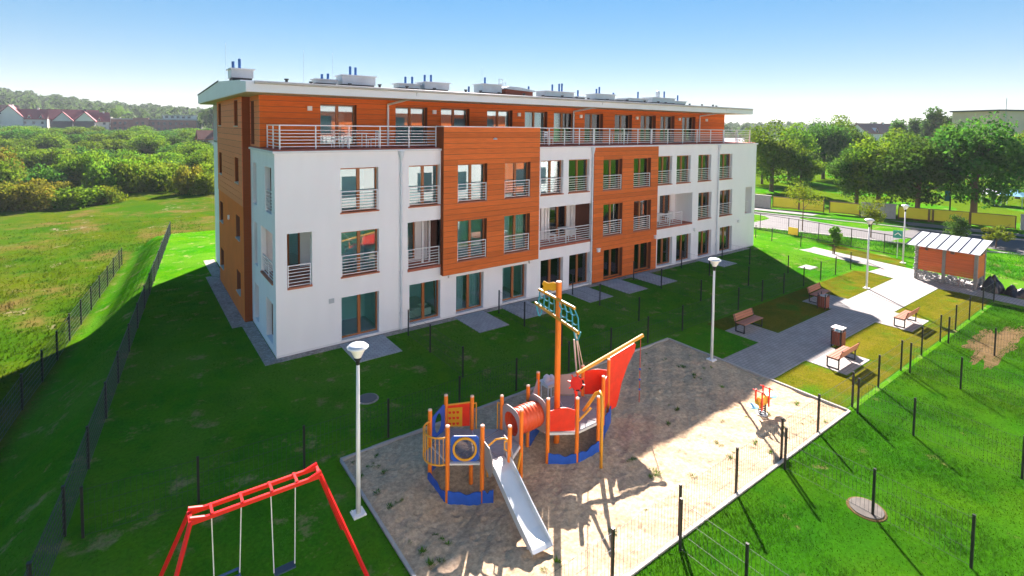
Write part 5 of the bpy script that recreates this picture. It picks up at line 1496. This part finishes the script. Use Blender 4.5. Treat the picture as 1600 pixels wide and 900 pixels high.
# trees on the lawn across the road
big = [("broad_dark", 1520, 351, 1.14, .3, "large dark broadleaf tree with thick leaning trunk behind the yellow panels"),
       ("broad_dark", 1432, 344, .93, 2.1, "dark broadleaf tree with slim bare trunk beyond the road"),
       ("broad_mid", 1372, 331, .97, 1.0, "mid-green broadleaf tree left of the slim-trunked dark tree"),
       ("broad_dark", 1338, 327, .80, 4.0, "full round tree overlapping its neighbour beyond the concrete pier")]
for k, u, v, s, rot, lb in big:
    x, y = GP(u, v); tree(k, x, y, lb, "trees across the road", s, rot)
x, y = GP(1250, 303); tree("round_mid", x, y, "small round flowering tree behind the bare-stemmed roadside sapling", "trees across the road", .88, 1.1)
for k, (u, dist, s, kd) in enumerate([(1205, 88, 1.12, "broad_mid"), (1232, 108, 1.12, "broad_mid"), (1285, 112, 1.18, "broad_dark"), (1318, 118, 1.3, "broad_mid"), (1590, 82, 1.0, "broad_mid"),
                                    (1470, 104, 1.12, "broad_mid"), (1560, 102, 1.15, "yellow"), (1622, 98, 1.3, "yellow"), (1190, 100, 1.0, "round_mid"), (1395, 108, 1.05, "broad_mid")]):
    x, y = at(u, dist); tree(kd, x, y, "broad tree in the leafy row behind the sunny lawn", "background row of trees", s, k * 1.7)
for k, (u, dist, s) in enumerate([(1398, 150, 1.20), (1425, 160, 1.28), (1455, 150, 1.5), (1478, 158, 1.35), (1330, 170, 1.0), (1520, 150, 1.15), (1538, 155, 1.1)]):
    x, y = at(u, dist); tree("far_pale", x, y, "tall pale green tree rising behind the leafy row", "distant pale trees on the right", s, k * 1.3)

# young roadside trees
def sapling(x, y, h, R, label, seed, lf=LEAF_Y, trunk=.5):
    t = thing("young_tree", label, "tree", (x, y, 0))
    m_ = MB(); m_.tube([(0, 0, -.1), (.02, 0, h * trunk), (.06, .03, h * .8)], [.06, .045, .02], 7)
    rng = random.Random(seed)
    for i in range(7):
        z = h * rng.uniform(trunk * .8, .8); a = rng.uniform(0, 6.28); m_.tube([(.02, 0, z), (R * .6 * math.cos(a), R * .6 * math.sin(a), z + R * .7)], [.02, .008], 5)
    m_.build("trunk", BARK, t)
    link("crown", crown_mesh("crown", R, R, h * (1 - trunk) * .55, h * (1 + trunk) * .5, 16, 1500, .17, lf, seed, "round", (.3, .55)), t)
sapling(51.3, .9, 5.3, 1.65, "young yellow-topped tree with thin stem at the near road edge", 21, LEAF_Y, .42)
sapling(53.4, -4.6, 3.7, 1.35, "small young tree with yellow-green crown by the road near the lamps", 22, LEAF_Y, .32)
sapling(57.2, -10.3, 2.9, 1.0, "dark little bushy tree by the road above the shelter roof", 23, LEAF_B, .18)
sapling(58.0, -12.9, 1.9, 1.5, "sparse yellowish sapling behind the shelter roof", 24, LEAF_Y, .3)
sapling(42.85, -5.55, 2.3, .5, "thin weedy sapling by the footpath fence", 25, LEAF_A, .35)

# yellow panel fence across the road, between concrete piers
def panel_run(label, pts, z0, z1, n):
    P = [Vector((p[0], p[1], 0)) for p in pts]
    t = thing("panel_fence", label, "fence", P[0])
    for a, b in zip(P[:-1], P[1:]):
        a, b = a - P[0], b - P[0]; d = (b - a).normalized(); up = Vector((0, 0, 1)); ga = a + d * .06; gb = b - d * .06
        m_ = MB(); m_.bar(ga + up * ((z0 + z1) / 2), gb + up * ((z0 + z1) / 2), .04, z1 - z0); m_.build("panel", YPANEL, t)
        f = MB(); f.bar(ga + up * (z1 + .03), gb + up * (z1 + .03), .09, .07); f.bar(ga + up * (z0 - .03), gb + up * (z0 - .03), .09, .07); f.bar(ga + up * (z0 - .2), ga + up * (z1 + .03), .09); f.bar(gb + up * (z0 - .2), gb + up * (z1 + .03), .09); f.build("panel_frame", PANELFRAME, t)
    return t
def pier(x0, y0, x1, y1, h, label):
    t = thing("concrete_wall", label, "wall", (x0, y0, 0)); d = Vector((x1 - x0, y1 - y0, 0)); n = max(1, int(d.length / .9))
    for i in range(n):
        a = d * (i / n); b = d * ((i + 1) / n) - d.normalized() * .02; m_ = MB(); m_.bar(a + Vector((0, 0, h / 2 - .1)), b + Vector((0, 0, h / 2 - .1)), .25, h + .2); m_.build("wall_panel", CONCL, t)
    m_ = MB(); m_.bar(Vector((0, 0, h + .04)) - d.normalized() * .05, d + Vector((0, 0, h + .04)) + d.normalized() * .05, .34, .08); m_.build("coping", CONCL, t)
pier(63.5, 15.5, 64.3, 10.9, 1.55, "grey concrete wall end seen just past the white block")
panel_run("yellow-green panel fence next to the grey concrete wall end", [(64.35, 10.7), (65.1, 7.6), (65.7, 4.8)], .25, 1.5, 2)
panel_run("yellow-green panel fence leading up to the concrete pier", [(65.9, 4.3), (66.6, 1.1)], .25, 1.5, 1)
pier(66.7, 1.0, 68.4, -2.0, 1.7, "grey concrete pier between two runs of yellow panels")
panel_run("yellow-green panel fence behind the big tree trunks", [(68.5, -2.2), (69.2, -5.0), (69.4, -5.3), (70.3, -8.4), (71.3, -12.0)], .25, 1.5, 3)
pier(71.4, -12.3, 72.2, -15.5, 1.7, "grey concrete wall at the far end of the yellow panels")
# bright mown lawn behind the panels, and the green strip along the far kerb
BRIGHT = ground_mat("bright_mown_grass", ((0.065, 0.125, 0.005), (0.075, 0.132, 0.006), (0.052, 0.112, 0.005)), (.1, .6, 9), bump=.3)
sheet("mown_lawn", [(64.6, 14), (66.9, 1), (69.2, -4), (72.6, -16), (80, -40), (140, -40), (160, 40), (100, 60), (66, 40)], .015, BRIGHT)
strip(far, 0.25, 1.98, "kerb_grass", .10, ground_mat("kerb_strip_grass", ((.02, .085, .012), (.03, .10, .012), (.02, .075, .01)), bump=.4), 0.0)
# tall street lamp with a small banner across the road
x, y = GP(1483, 347)
sl = thing("street_lamp", "tall dark street lamp with white head and small teal banner across the road", "street lamp", (x, y, 0))
MB().tube([(0, 0, 0), (0, 0, 5.6)], [.09, .05], 10).build("pole", POSTM, sl)
m_ = MB(); m_.lathe([(.06, 5.6), (.35, 5.9), (.5, 5.95), (.1, 6.2), (.03, 6.4)], 12); m_.build("lamp_head", LAMPH, sl)
MB().box(.08, .12, -.05, .55, 2.4, 3.6).build("banner", mat("teal_banner", (.02, .25, .28), .6, .05), sl)
MB().box(.122, .126, .02, .48, 2.9, 3.3).build("banner_mark", SIGNW, sl)
# stall tents seen under the big tree
for k, (u, v, c, lb) in enumerate([(1548, 319, SIGNW, "low white canopy under the big tree's branches"), (1580, 322, PALEBLUE, "pale low canopy at the lawn's far right edge")]):
    x, y = GP(u, v, 0); t = thing("market_tent", lb, "canopy", (x, y, 0)); m_ = MB()
    m_.add([(-2, -1.5, 1.6), (2, -1.5, 1.6), (2, 1.5, 1.6), (-2, 1.5, 1.6), (0, 0, 2.6)], [(0, 1, 4), (1, 2, 4), (2, 3, 4), (3, 0, 4)]); m_.build("canopy", c, t)
    p_ = MB()
    for a in (-1.9, 1.9):
        for b in (-1.4, 1.4): p_.tube([(a, b, 0), (a, b, 1.6)], .05, 6)
    p_.build("poles", GALV, t)

# ------------------------------------------------------------------ meadow bushes on the left
BUSH = {}
for nm, lf, seed in (("green", LEAF_A, 31), ("dark", LEAF_B, 32), ("yellow", LEAF_Y, 33), ("ochre", LEAF_O, 34), ("green2", LEAF_A, 35)):
    BUSH[nm] = (crown_mesh("foliage", 4.2, 3.6, 3.6, .9, 26, 5200, .36, lf, seed, "bush", (.28, .5)), trunk_mb(2.4, .10, 8, 2.2, seed).mesh("stem", BARK))
def bush(kind, u, dist, w, h, label, group, rot):
    x, y = at(u, dist); s = w / 8.4
    t = thing("meadow_bush", label, "bush", (x, y, float(terrain(x, y)) - .1), rot, group); t.scale = (s, s, h / 4.4)
    link("foliage", BUSH[kind][0], t); link("stem", BUSH[kind][1], t)
blabel = {"green": ("green bush in the thicket beyond the meadow", "green thicket bushes"), "green2": ("green bush in the thicket beyond the meadow", "green thicket bushes"),
          "dark": ("dark green bush in the thicket beyond the meadow", "dark thicket bushes"), "yellow": ("yellow-green bush in the thicket beyond the meadow", "yellowish thicket bushes"),
          "ochre": ("ochre brown bush in the thicket beyond the meadow", "ochre thicket bushes")}
front = [("yellow", -20, 68, 8, 5.0), ("ochre", 42, 70, 9, 5.2), ("green2", 120, 73, 9.5, 3.6), ("yellow", 158, 76, 6, 3.6), ("green", 8, 82, 9, 6.0), ("dark", 75, 84, 8, 6.2), ("green", 110, 88, 9, 6.5),
         ("green2", 182, 86, 9.5, 7.2), ("green", 150, 90, 9, 7.4), ("yellow", 205, 88, 8, 7.0), ("green2", 228, 92, 8.5, 7.0), ("yellow", 262, 90, 10, 7.0), ("ochre", 296, 86, 6, 6.4), ("yellow", 315, 86, 7, 5.2), ("yellow", 340, 92, 9, 7),
         ("ochre", 95, 80, 4, 3.2), ("ochre", -5, 95, 10, 8)]
rr = random.Random(4)
for i, (k, u, dist, w, h) in enumerate(front): bush(k, u, dist, w, h, *blabel[k], i * 1.9)
rows = [(105, 5.2, 10), (125, 5.4, 11), (148, 5.2, 12), (172, 4.8, 12), (200, 4.6, 12), (235, 4.4, 13)]
i = 0
for dist, h, w in rows:
    u = -30 + rr.uniform(0, 20)
    while u < 345:
        k = rr.choice(["green", "green2", "green", "dark", "yellow"] if dist < 150 else ["green", "green2", "dark", "dark", "green"])
        bush(k, u, dist + rr.uniform(-8, 8), w * rr.uniform(.8, 1.25), h * rr.uniform(.75, 1.15), *blabel[k], rr.uniform(0, 6.28)); i += 1
        u += w * 811 / dist * rr.uniform(.55, .9)

# ------------------------------------------------------------------ far houses
def house(u, dist, label, w, d, wh, rh, rot, wall, roof, dormers=0, gable_panel=None, nwin=4, floors=2, z_off=0.0):
    x, y = at(u, dist)
    t = thing("house", label, "house", (x, y, float(terrain(x, y)) + z_off), YAWV + rot)
    MB().box(-w / 2, w / 2, -d / 2, d / 2, -2, wh).build("wall", wall, t)
    r = MB(); o = .6; th = .35      # ridge along x; pitched slabs with gable ends closed in wall colour
    for s in (-1, 1):
        r.add([(-w / 2 - o, s * (d / 2 + o), wh - .3), (w / 2 + o, s * (d / 2 + o), wh - .3), (w / 2 + o, 0, wh + rh), (-w / 2 - o, 0, wh + rh),
               (-w / 2 - o, s * (d / 2 + o), wh - .3 + th), (w / 2 + o, s * (d / 2 + o), wh - .3 + th), (w / 2 + o, 0, wh + rh + th), (-w / 2 - o, 0, wh + rh + th)],
              [(0, 1, 2, 3), (4, 5, 6, 7), (0, 1, 5, 4), (0, 3, 7, 4), (1, 2, 6, 5)])
    ro = r.build("roof", roof, t)
    for s in (-1, 1):
        MB().slab([(-d / 2, wh), (d / 2, wh), (0, wh + rh - .25)], (s * (w / 2 - .1), 0, 0), (0, 1, 0), (0, 0, 1), (1, 0, 0), .2).build("gable", gable_panel or wall, t)
    MB().box(w * .2, w * .2 + .9, -.5, .5, wh + rh * .5, wh + rh + 1.0).build("chimney", wall, ro)
    for f in range(floors):
        for i in range(nwin):
            xx = -w / 2 + w * (i + .5) / nwin; zz = 1.2 + f * 2.9
            ubox("window", HOUSEWIN, xx - .6, xx + .6, -d / 2 - .06, -d / 2 + .02, zz, zz + 1.4, t)
    for s in (-1, 1):
        for yy in (-d * .2, d * .2): ubox("window", HOUSEWIN, s * w / 2 - .06 if s < 0 else s * w / 2 - .02, s * w / 2 + .02 if s < 0 else s * w / 2 + .06, yy - .6, yy + .6, 1.4, 2.9, t)
    for i in range(dormers):
        xx = -w / 2 + w * (i + .5) / dormers; dm = MB(); y0 = -d / 2 - .1
        dm.add([(xx - 1.3, y0, wh - .2), (xx + 1.3, y0, wh - .2), (xx, y0, wh + 2.6), (xx - 1.3, y0 + d * .4, wh - .2), (xx + 1.3, y0 + d * .4, wh - .2), (xx, y0 + d * .4, wh + 2.6)], [(0, 1, 2), (3, 5, 4), (0, 2, 5, 3), (1, 4, 5, 2)])
        dm.build("dormer", wall, t); m2 = MB()
        for s in (-1, 1): m2.bar((xx + s * 1.45, y0 - .05, wh - .25), (xx, y0 - .05, wh + 2.75), .35, .3)
        m2.build("dormer_verge", roof, t)
        ubox("window", HOUSEWIN, xx - .5, xx + .5, y0 - .06, y0 + .02, wh + .2, wh + 1.4, t)
    return t
YAWV = -YAW     # facing the viewpoint: local -y looks back at the camera
house(22, 300, "white gabled house with red roof at the edge of the wood", 13, 12, 7.5, 7, rad(125), HOUSEW, HOUSER, 0, None, 3, 2)
house(52, 305, "pale house with red roof and a row of small pointed dormers", 15, 11, 7, 5.5, rad(36), HOUSEW, HOUSER, 3, None, 4, 2)
house(-18, 290, "partly hidden white house with dark roof at the wood's edge", 12, 11, 5, 5, rad(20), HOUSEW, HOUSED, 0, None, 3, 2)
house(10, 340, "house showing only a pale orange roof above its neighbours", 14, 10, 10, 5, rad(42), HOUSEW, HOUSEO, 0, None, 3, 2)
house(120, 312, "red-roofed house with dark timber front and white gable", 22, 12, 7, 5.5, rad(44), HOUSED, HOUSER, 0, HOUSEW, 4, 2)
house(102, 296, "dark-fronted gabled wing with white gable end", 9, 8.5, 6.0, 5, rad(128), HOUSED, HOUSER, 0, HOUSEW, 3, 2)
house(137, 296, "gabled wing with white front and dark lower storey", 9, 8.5, 6.0, 5, rad(125), HOUSED, HOUSER, 0, HOUSEW, 3, 2)
house(158, 310, "small red-roofed house beside the white terrace", 9, 10, 6, 5, rad(40), HOUSEW, HOUSER, 1, None, 2, 2)
for u, q in ((172, "beside the small red-roofed house"), (186, "next to the long brick building")): house(u, 330, "low white far house with grey roof " + q, 7, 8, 5, 3, rad(10), HOUSEW, GREYR, 0, None, 2, 2)
# brick institutional building
x, y = at(252, 330)
bk_ = thing("brick_building", "long low brick building with pale flat roof and glazed bays", "building", (x, y, float(terrain(x, y))), YAWV + rad(30))
MB().box(-24, 20, -6, 8, -3, 7.5).build("wall", BRICKF, bk_); MB().box(-24.8, 20.8, -6.8, 8.8, 7.5, 8.2).build("roof", GREYR, bk_); MB().box(2, 20, -4, 8, 8.2, 10.4).build("upper_storey", HOUSEW, bk_); MB().box(1.6, 20.4, -4.4, 8.4, 10.4, 10.8).build("roof", GREYR, bk_)
MB().box(-13, -5, -8, -6.01, -3, 8.6).build("front_bay", BRICKF, bk_); MB().box(18, 23, -5, 5, -3, 10.5).build("stair_tower", HOUSEW, bk_)
for i, xx in enumerate((-22, -19.5, -17, -11, -8, -3, 0, 3, 6, 9, 12, 15)):
    for z in (1.0, 4.4): ubox("window", HOUSEWIN, xx - .7, xx + .7, -6.08 if not -13 < xx < -5 else -8.08, -6.02 if not -13 < xx < -5 else -8.02, z, z + 1.7, bk_)
for xx in (4, 7, 10, 13, 16): ubox("window", HOUSEWIN, xx - .8, xx + .8, -4.08, -4.02, 8.7, 10, bk_)
ubox("glazed_bay", HOUSEWIN, 20.3, 22.6, -5.1, -5.02, 0, 9.5, bk_)
house(331, 170, "tiny house with orange-red roof among the bushes beside the block", 7, 6, 3, 2.5, rad(38), HOUSEW, HOUSEO, 0, None, 2, 1)
# buildings far right
x, y = at(1640, 125)
fb_ = thing("beige_building", "plain beige flat-roofed building rising behind the trees", "building", (x, y, 0), YAWV + rad(6))
MB().box(-14.5, 14, 0, 12, 0, 15.6).build("wall", BEIGEW, fb_); MB().box(-15.0, 14.4, -.4, 12.4, 15.6, 15.95).build("roof_edge", HOUSED, fb_)
m_ = MB(); m_.tube([(-13.4, -.3, 12.6), (-13.4, -.3, 18.6)], .06, 6); m_.bar((-13.8, -.25, 14.6), (-13.0, -.25, 14.6), .08); m_.build("mast", GALV, fb_)
for xx in (-9, -4, 1): ubox("window", HOUSEWIN, xx - .8, xx + .8, -.06, .02, 3, 4.6, fb_)
for u, dd, w, q in ((1362, 260, 22, "wider"), (1392, 275, 14, "narrower")):
    house(u, dd, q + " far pink-roofed house showing above the row of trees", w, 12, 9.5, 4.5, rad(15), HOUSEW, HOUSEO, 2, None, 3, 2)
x, y = at(1160, 260)
wh_ = thing("far_shed", "long low pale roofed hall far behind the end of the block", "building", (x, y, 0), YAWV + rad(-10)); MB().box(-25, 20, -8, 8, -1, 4.2).build("wall", HOUSEW, wh_); MB().slab([(-9, 4.2), (9, 4.2), (0, 6.2)], (-2.5, 0, 0), (0, 1, 0), (0, 0, 1), (1, 0, 0), 46).build("roof", mat("blue_grey_roof", (.30, .36, .42), .6, .08), wh_)

# ------------------------------------------------------------------ far wood on the hills (one mass)
def far_wood():
    rng = np.random.default_rng(77); base = []
    n = 46
    p = rng.normal(size=(n, 3)); p /= np.linalg.norm(p, axis=1)[:, None]
    nr = p.copy(); p = p * rng.uniform(.6, 1.0, n)[:, None]
    quads = leaf_quads(p, nr, .75, rng).reshape(-1, 4, 3)
    out = []
    tt = np.concatenate([rng.uniform(-1.12, -.50, 2100), rng.uniform(.36, 1.1, 900)])
    for t_ in tt:
        r = 300 + 560 * math.sqrt(rng.random()) if t_ < 0 else rng.uniform(330, 880)
        if t_ < 0 and r < 400 and rng.random() < .5: r += 120
        c = CAM[:2] + (FWD2 + RGT2 * t_) * r
        z = float(terrain(c[0], c[1])); s = rng.uniform(3.4, 6.2) * (1.0 if t_ < 0 else .9); h = s * rng.uniform(1.0, 1.5)
        a = rng.uniform(0, 6.28); ca, sa = math.cos(a), math.sin(a)
        q = quads.copy(); x = q[..., 0] * ca - q[..., 1] * sa; y = q[..., 0] * sa + q[..., 1] * ca
        out.append(np.stack([x * s + c[0], y * s + c[1], (q[..., 2] + .75) * h + z], -1))
    return np_mesh("far_wood", np.concatenate(out).reshape(-1, 3), 4, LEAF_F)
tag(link("far_wood", far_wood()), "hazy green wood covering the far hills", "wood", kind="stuff")
for k, (u, dd, s) in enumerate([(193, 420, 1.6), (150, 430, 1.2), (322, 330, 1.25), (335, 300, 1.3), (345, 310, 1.3)]):
    x, y = at(u, dd); tree("broad_mid" if k == 0 else "far_pale", x, y, ["lone tall tree standing on the skyline of the hill", "pointed tree on the hill's skyline", "tall pale tree left of the block's roof edge", "tall pale tree left of the block's roof edge", "tall pale tree left of the block's roof edge"][k],
                       "skyline trees" if k < 2 else "pale trees beside the block", s, k)

# ------------------------------------------------------------------ grass blades and weeds
def in_poly(px, py, poly):
    ins = np.zeros(len(px), bool); k = len(poly)
    for i in range(k):
        x0, y0 = poly[i]; x1, y1 = poly[(i + 1) % k]
        cond = (y0 > py) != (y1 > py)
        ins ^= cond & (px < (x1 - x0) * (py - y0) / (y1 - y0 + 1e-12) + x0)
    return ins
def blades(name, poly, density, hgt, wid, material, label, excl=(), seed=1, zf=None, fade=0):
    rng = np.random.default_rng(seed); xs_ = [p[0] for p in poly]; ys_ = [p[1] for p in poly]
    n = int((max(xs_) - min(xs_)) * (max(ys_) - min(ys_)) * density)
    x = rng.uniform(min(xs_), max(xs_), n); y = rng.uniform(min(ys_), max(ys_), n)
    # clump: thin out by a low-frequency pattern
    pat = np.sin(x * 1.3 + 2 * np.sin(y * .7)) * np.sin(y * 1.1 + 1.5 * np.sin(x * .5)) + .5 * np.sin(x * 4.1 + y * 2.3) * np.sin(y * 3.7 - x)
    keep = in_poly(x, y, poly) & (rng.random(n) < .62 + .38 * pat)
    for e in excl: keep &= ~in_poly(x, y, e)
    if fade: keep &= rng.random(n) < np.clip((fade - np.hypot(x - CAM[0], y - CAM[1])) / (fade * .5), 0, 1)
    x, y, pat = x[keep], y[keep], pat[keep]; n = len(x)
    z = (zf(x, y) if zf else np.zeros(n)) - .004
    a = rng.uniform(0, 2 * np.pi, n); h = hgt * rng.uniform(.45, 1.3, n) * (1 + .25 * pat); w = wid * rng.uniform(.6, 1.3, n)
    lean = rng.uniform(.1, .9, n) * h; la = rng.uniform(0, 2 * np.pi, n)
    b0 = np.stack([x - w * np.cos(a), y - w * np.sin(a), z], 1); b1 = np.stack([x + w * np.cos(a), y + w * np.sin(a), z], 1)
    tp_ = np.stack([x + lean * np.cos(la), y + lean * np.sin(la), z + h], 1)
    v = np.stack([b0, b1, tp_], 1).reshape(-1, 3)
    return tag(link(name, np_mesh(name, v, 3, material)), label, "grass", kind="stuff")
pads = [[(x0 - .02, yy - .02), (x1 + .02, yy - .02), (x1 + .02, 0), (x0 - .02, 0)] for x0, x1, yy in ((2.75, 4.9, -2.45), (9.0, 10.85, -2.7), (12.0, 13.95, -2.5), (16.9, 18.9, -2.6), (20.1, 21.95, -2.8), (23.1, 25.0, -2.85), (31.1, 32.9, -2.6))]
disc = lambda cx, cy, r: [(cx + r * math.cos(t_), cy + r * math.sin(t_)) for t_ in np.linspace(0, 6.28, 16, endpoint=False)]
blades("garden_grass", [(-6.6, -8.4), (0, -8.45), (16.2, -8.5), (40.5, -8.5), (41, -.5), (-.6, -.5), (-.65, 4.9), (-1.1, 4.9), (-1.1, 16), (-3.9, 16), (-5.5, 2)], 560, .042, .011, BLADE,
       "short green grass of the gardens round the block", pads + [disc(2.05, -5.6, .48)], 3)
blades("swing_grass", [(-7.2, -14.6), (-.06, -14.6), (-.06, -8.5), (-6.3, -8.3)], 480, .034, .010, BLADE, "short worn grass under the red swing", [], 4)
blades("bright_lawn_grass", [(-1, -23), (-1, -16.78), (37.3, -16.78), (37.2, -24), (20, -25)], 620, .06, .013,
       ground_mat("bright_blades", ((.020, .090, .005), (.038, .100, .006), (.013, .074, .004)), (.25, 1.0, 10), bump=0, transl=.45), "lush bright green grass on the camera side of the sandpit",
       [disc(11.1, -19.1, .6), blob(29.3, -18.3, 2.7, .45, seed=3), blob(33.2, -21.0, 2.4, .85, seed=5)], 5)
blades("bank_grass", [(fence1_x(-9), -9), (fence1_x(33), 33), (fence2_x(33), 33), (fence2_x(-9) + .2, -9)], 190, .05, .016, BLADE, "green grass on the bank between the two fences", [], 6, lambda x, y: terrain(x, y))
blades("turf_grass", [(16.45, -8.7), (38.0, -8.7), (38.0, -16.5), (16.45, -16.5)], 170, .035, .013, ground_mat("turf_blades", ((.09, .105, .010), (.062, .09, .008), (.115, .11, .016)), (.4, 1.6, 14), bump=0, transl=.4),
       "thin yellowing grass of the turf strips by the benches", [plaza], 8)
MEADB = ground_mat("meadow_blades", ((.036, .100, .005), (.080, .105, .006), (.022, .070, .005)), (.09, .5, 9), patch=(.12, .092, .026), patch_scale=.16, patch_lo=.56, patch_hi=.66, bump=0, transl=.45)
blades("meadow_grass", [(fence2_x(-5) - .2, -5), (fence2_x(33) - .2, 33), (1.5, 37), (1.5, 75), (-75, 75), (-75, 8), (-14, -5)], 46, .15, .036, MEADB, "rough tufted meadow grass beyond the bank", [], 9, lambda x, y: terrain(x, y), fade=85)
blades("verge_grass", [(48.0, 8), (48.5, 4), (50.8, -2), (52.4, -8.4), (55.8, -15), (47, -22), (44, -12), (46.6, -10), (47.4, -2)], 120, .22, .03, BLADE, "tall weedy grass on the verge beside the road", [], 10)
# weed tufts in the sand
wm = {}
for s in range(3):
    rng = np.random.default_rng(50 + s); n = 60; a = rng.uniform(0, 6.28, n); r = rng.uniform(0, .13, n); h = rng.uniform(.03, .13, n)
    c = np.stack([r * np.cos(a), r * np.sin(a), np.zeros(n)], 1); w = .016
    v = np.stack([c - np.stack([w * np.sin(a), -w * np.cos(a), 0 * a], 1), c + np.stack([w * np.sin(a), -w * np.cos(a), 0 * a], 1), c + np.stack([np.cos(a) * h, np.sin(a) * h, h], 1)], 1).reshape(-1, 3)
    wm[s] = np_mesh("weed_tuft", v, 3, LEAF_W)
wpx = [(552, 722), (575, 727), (588, 712), (600, 735), (562, 745), (590, 770), (620, 785), (640, 845), (660, 860), (700, 845), (690, 875), (672, 880), (610, 790), (600, 830), (1010, 552), (1040, 560), (1068, 572), (1090, 548), (1078, 555), (1085, 585),
       (1030, 610), (1045, 632), (1058, 640), (1128, 605), (1100, 575), (1095, 590), (1128, 658), (1044, 662), (1168, 650), (1180, 690), (1120, 690), (1010, 797), (1082, 742), (1200, 645), (1255, 662), (1270, 655), (1225, 668), (1205, 705), (1245, 630), (830, 800), (935, 650), (1015, 575),
       (960, 830), (985, 720), (735, 640), (815, 630), (680, 830), (1140, 715), (870, 880), (1025, 738)]
for i, (u, v) in enumerate(wpx):
    x, y = GP(u, v)
    if not (SX0 + .1 < x < SX1 - .1 and SY0 + .1 < y < SY1 - .1): continue
    for q in range(rr.choice((1, 1, 2, 3))):
        xq, yq = x + rr.gauss(0, .16) * (q > 0), y + rr.gauss(0, .16) * (q > 0)
        if not (SX0 + .1 < xq < SX1 - .1 and SY0 + .1 < yq < SY1 - .1): continue
        o = link("weed_tuft", wm[(i + q) % 3]); s = rr.uniform(.3, .95) / (1 + .4 * q); o.location = (xq, yq, float(sand_z(xq, yq)) - .012); o.scale = (s, s * rr.uniform(.6, 1.2), s * rr.uniform(.7, 1.3)); o.rotation_euler = (0, 0, rr.uniform(0, 6.28))
        tag(o, "small green weed tuft growing out of the sand", "weed", "weeds in the sandpit")

# ------------------------------------------------------------------ hazy air
hz_m = bpy.data.materials.new("summer_haze"); hz_m.use_nodes = True
hn = hz_m.node_tree.nodes; hn.clear()
ho = hn.new("ShaderNodeOutputMaterial"); pv = hn.new("ShaderNodeVolumePrincipled")
pv.inputs["Color"].default_value = (0.80, 0.90, 1.0, 1); pv.inputs["Density"].default_value = HAZE; pv.inputs["Anisotropy"].default_value = 0.0
hz_m.node_tree.links.new(pv.outputs[0], ho.inputs["Volume"])
tag(MB().box(-2300, 2300, -2300, 2300, -3.2, 75).build("haze", hz_m), "thin blue summer haze filling the air over the whole place", "haze", kind="stuff")

# ------------------------------------------------------------------ the facing block: the photograph is taken from its terrace, and the windows reflect it; its windows and bays are thinned out to bounce more light
OPP = thing("facing_block", "sunlit white and orange twin block across the lawn, seen in window reflections", "building", (-14, -26.2, 0))
def ow(x0, x1, z0, z1, y=0.0): ubox("window", HOUSEWIN, x0, x1, y - .1, y + .03, z0, z1, OPP)
MB().box(0, 54, -17, 0, 0, 9.2).build("wall", WHITE, OPP)
MB().box(1, 53, -16.5, -4.0, 9.2, 12).build("penthouse_wall", SIDING_P, OPP); MB().box(-.5, 54.5, -17, -2.6, 12, 12.55).build("roof", FASCIA, OPP)
for x0 in (42,): MB().box(x0, x0 + 6.6, 0, .3, 2.5, 9.2).build("clad_bay", SIDING, OPP)
for f in range(3):
    for i in range(13):
        x = 2 + i * 4.1; yy = .3 if f and (42 <= x <= 48.6) else 0
        ow(x - .85, x + .85, .2 + f * 3.05, 2.3 + f * 3.05, yy)
for i in range(11): ow(3 + i * 4.6, 5 + i * 4.6, 9.4, 11.5, -4.0)
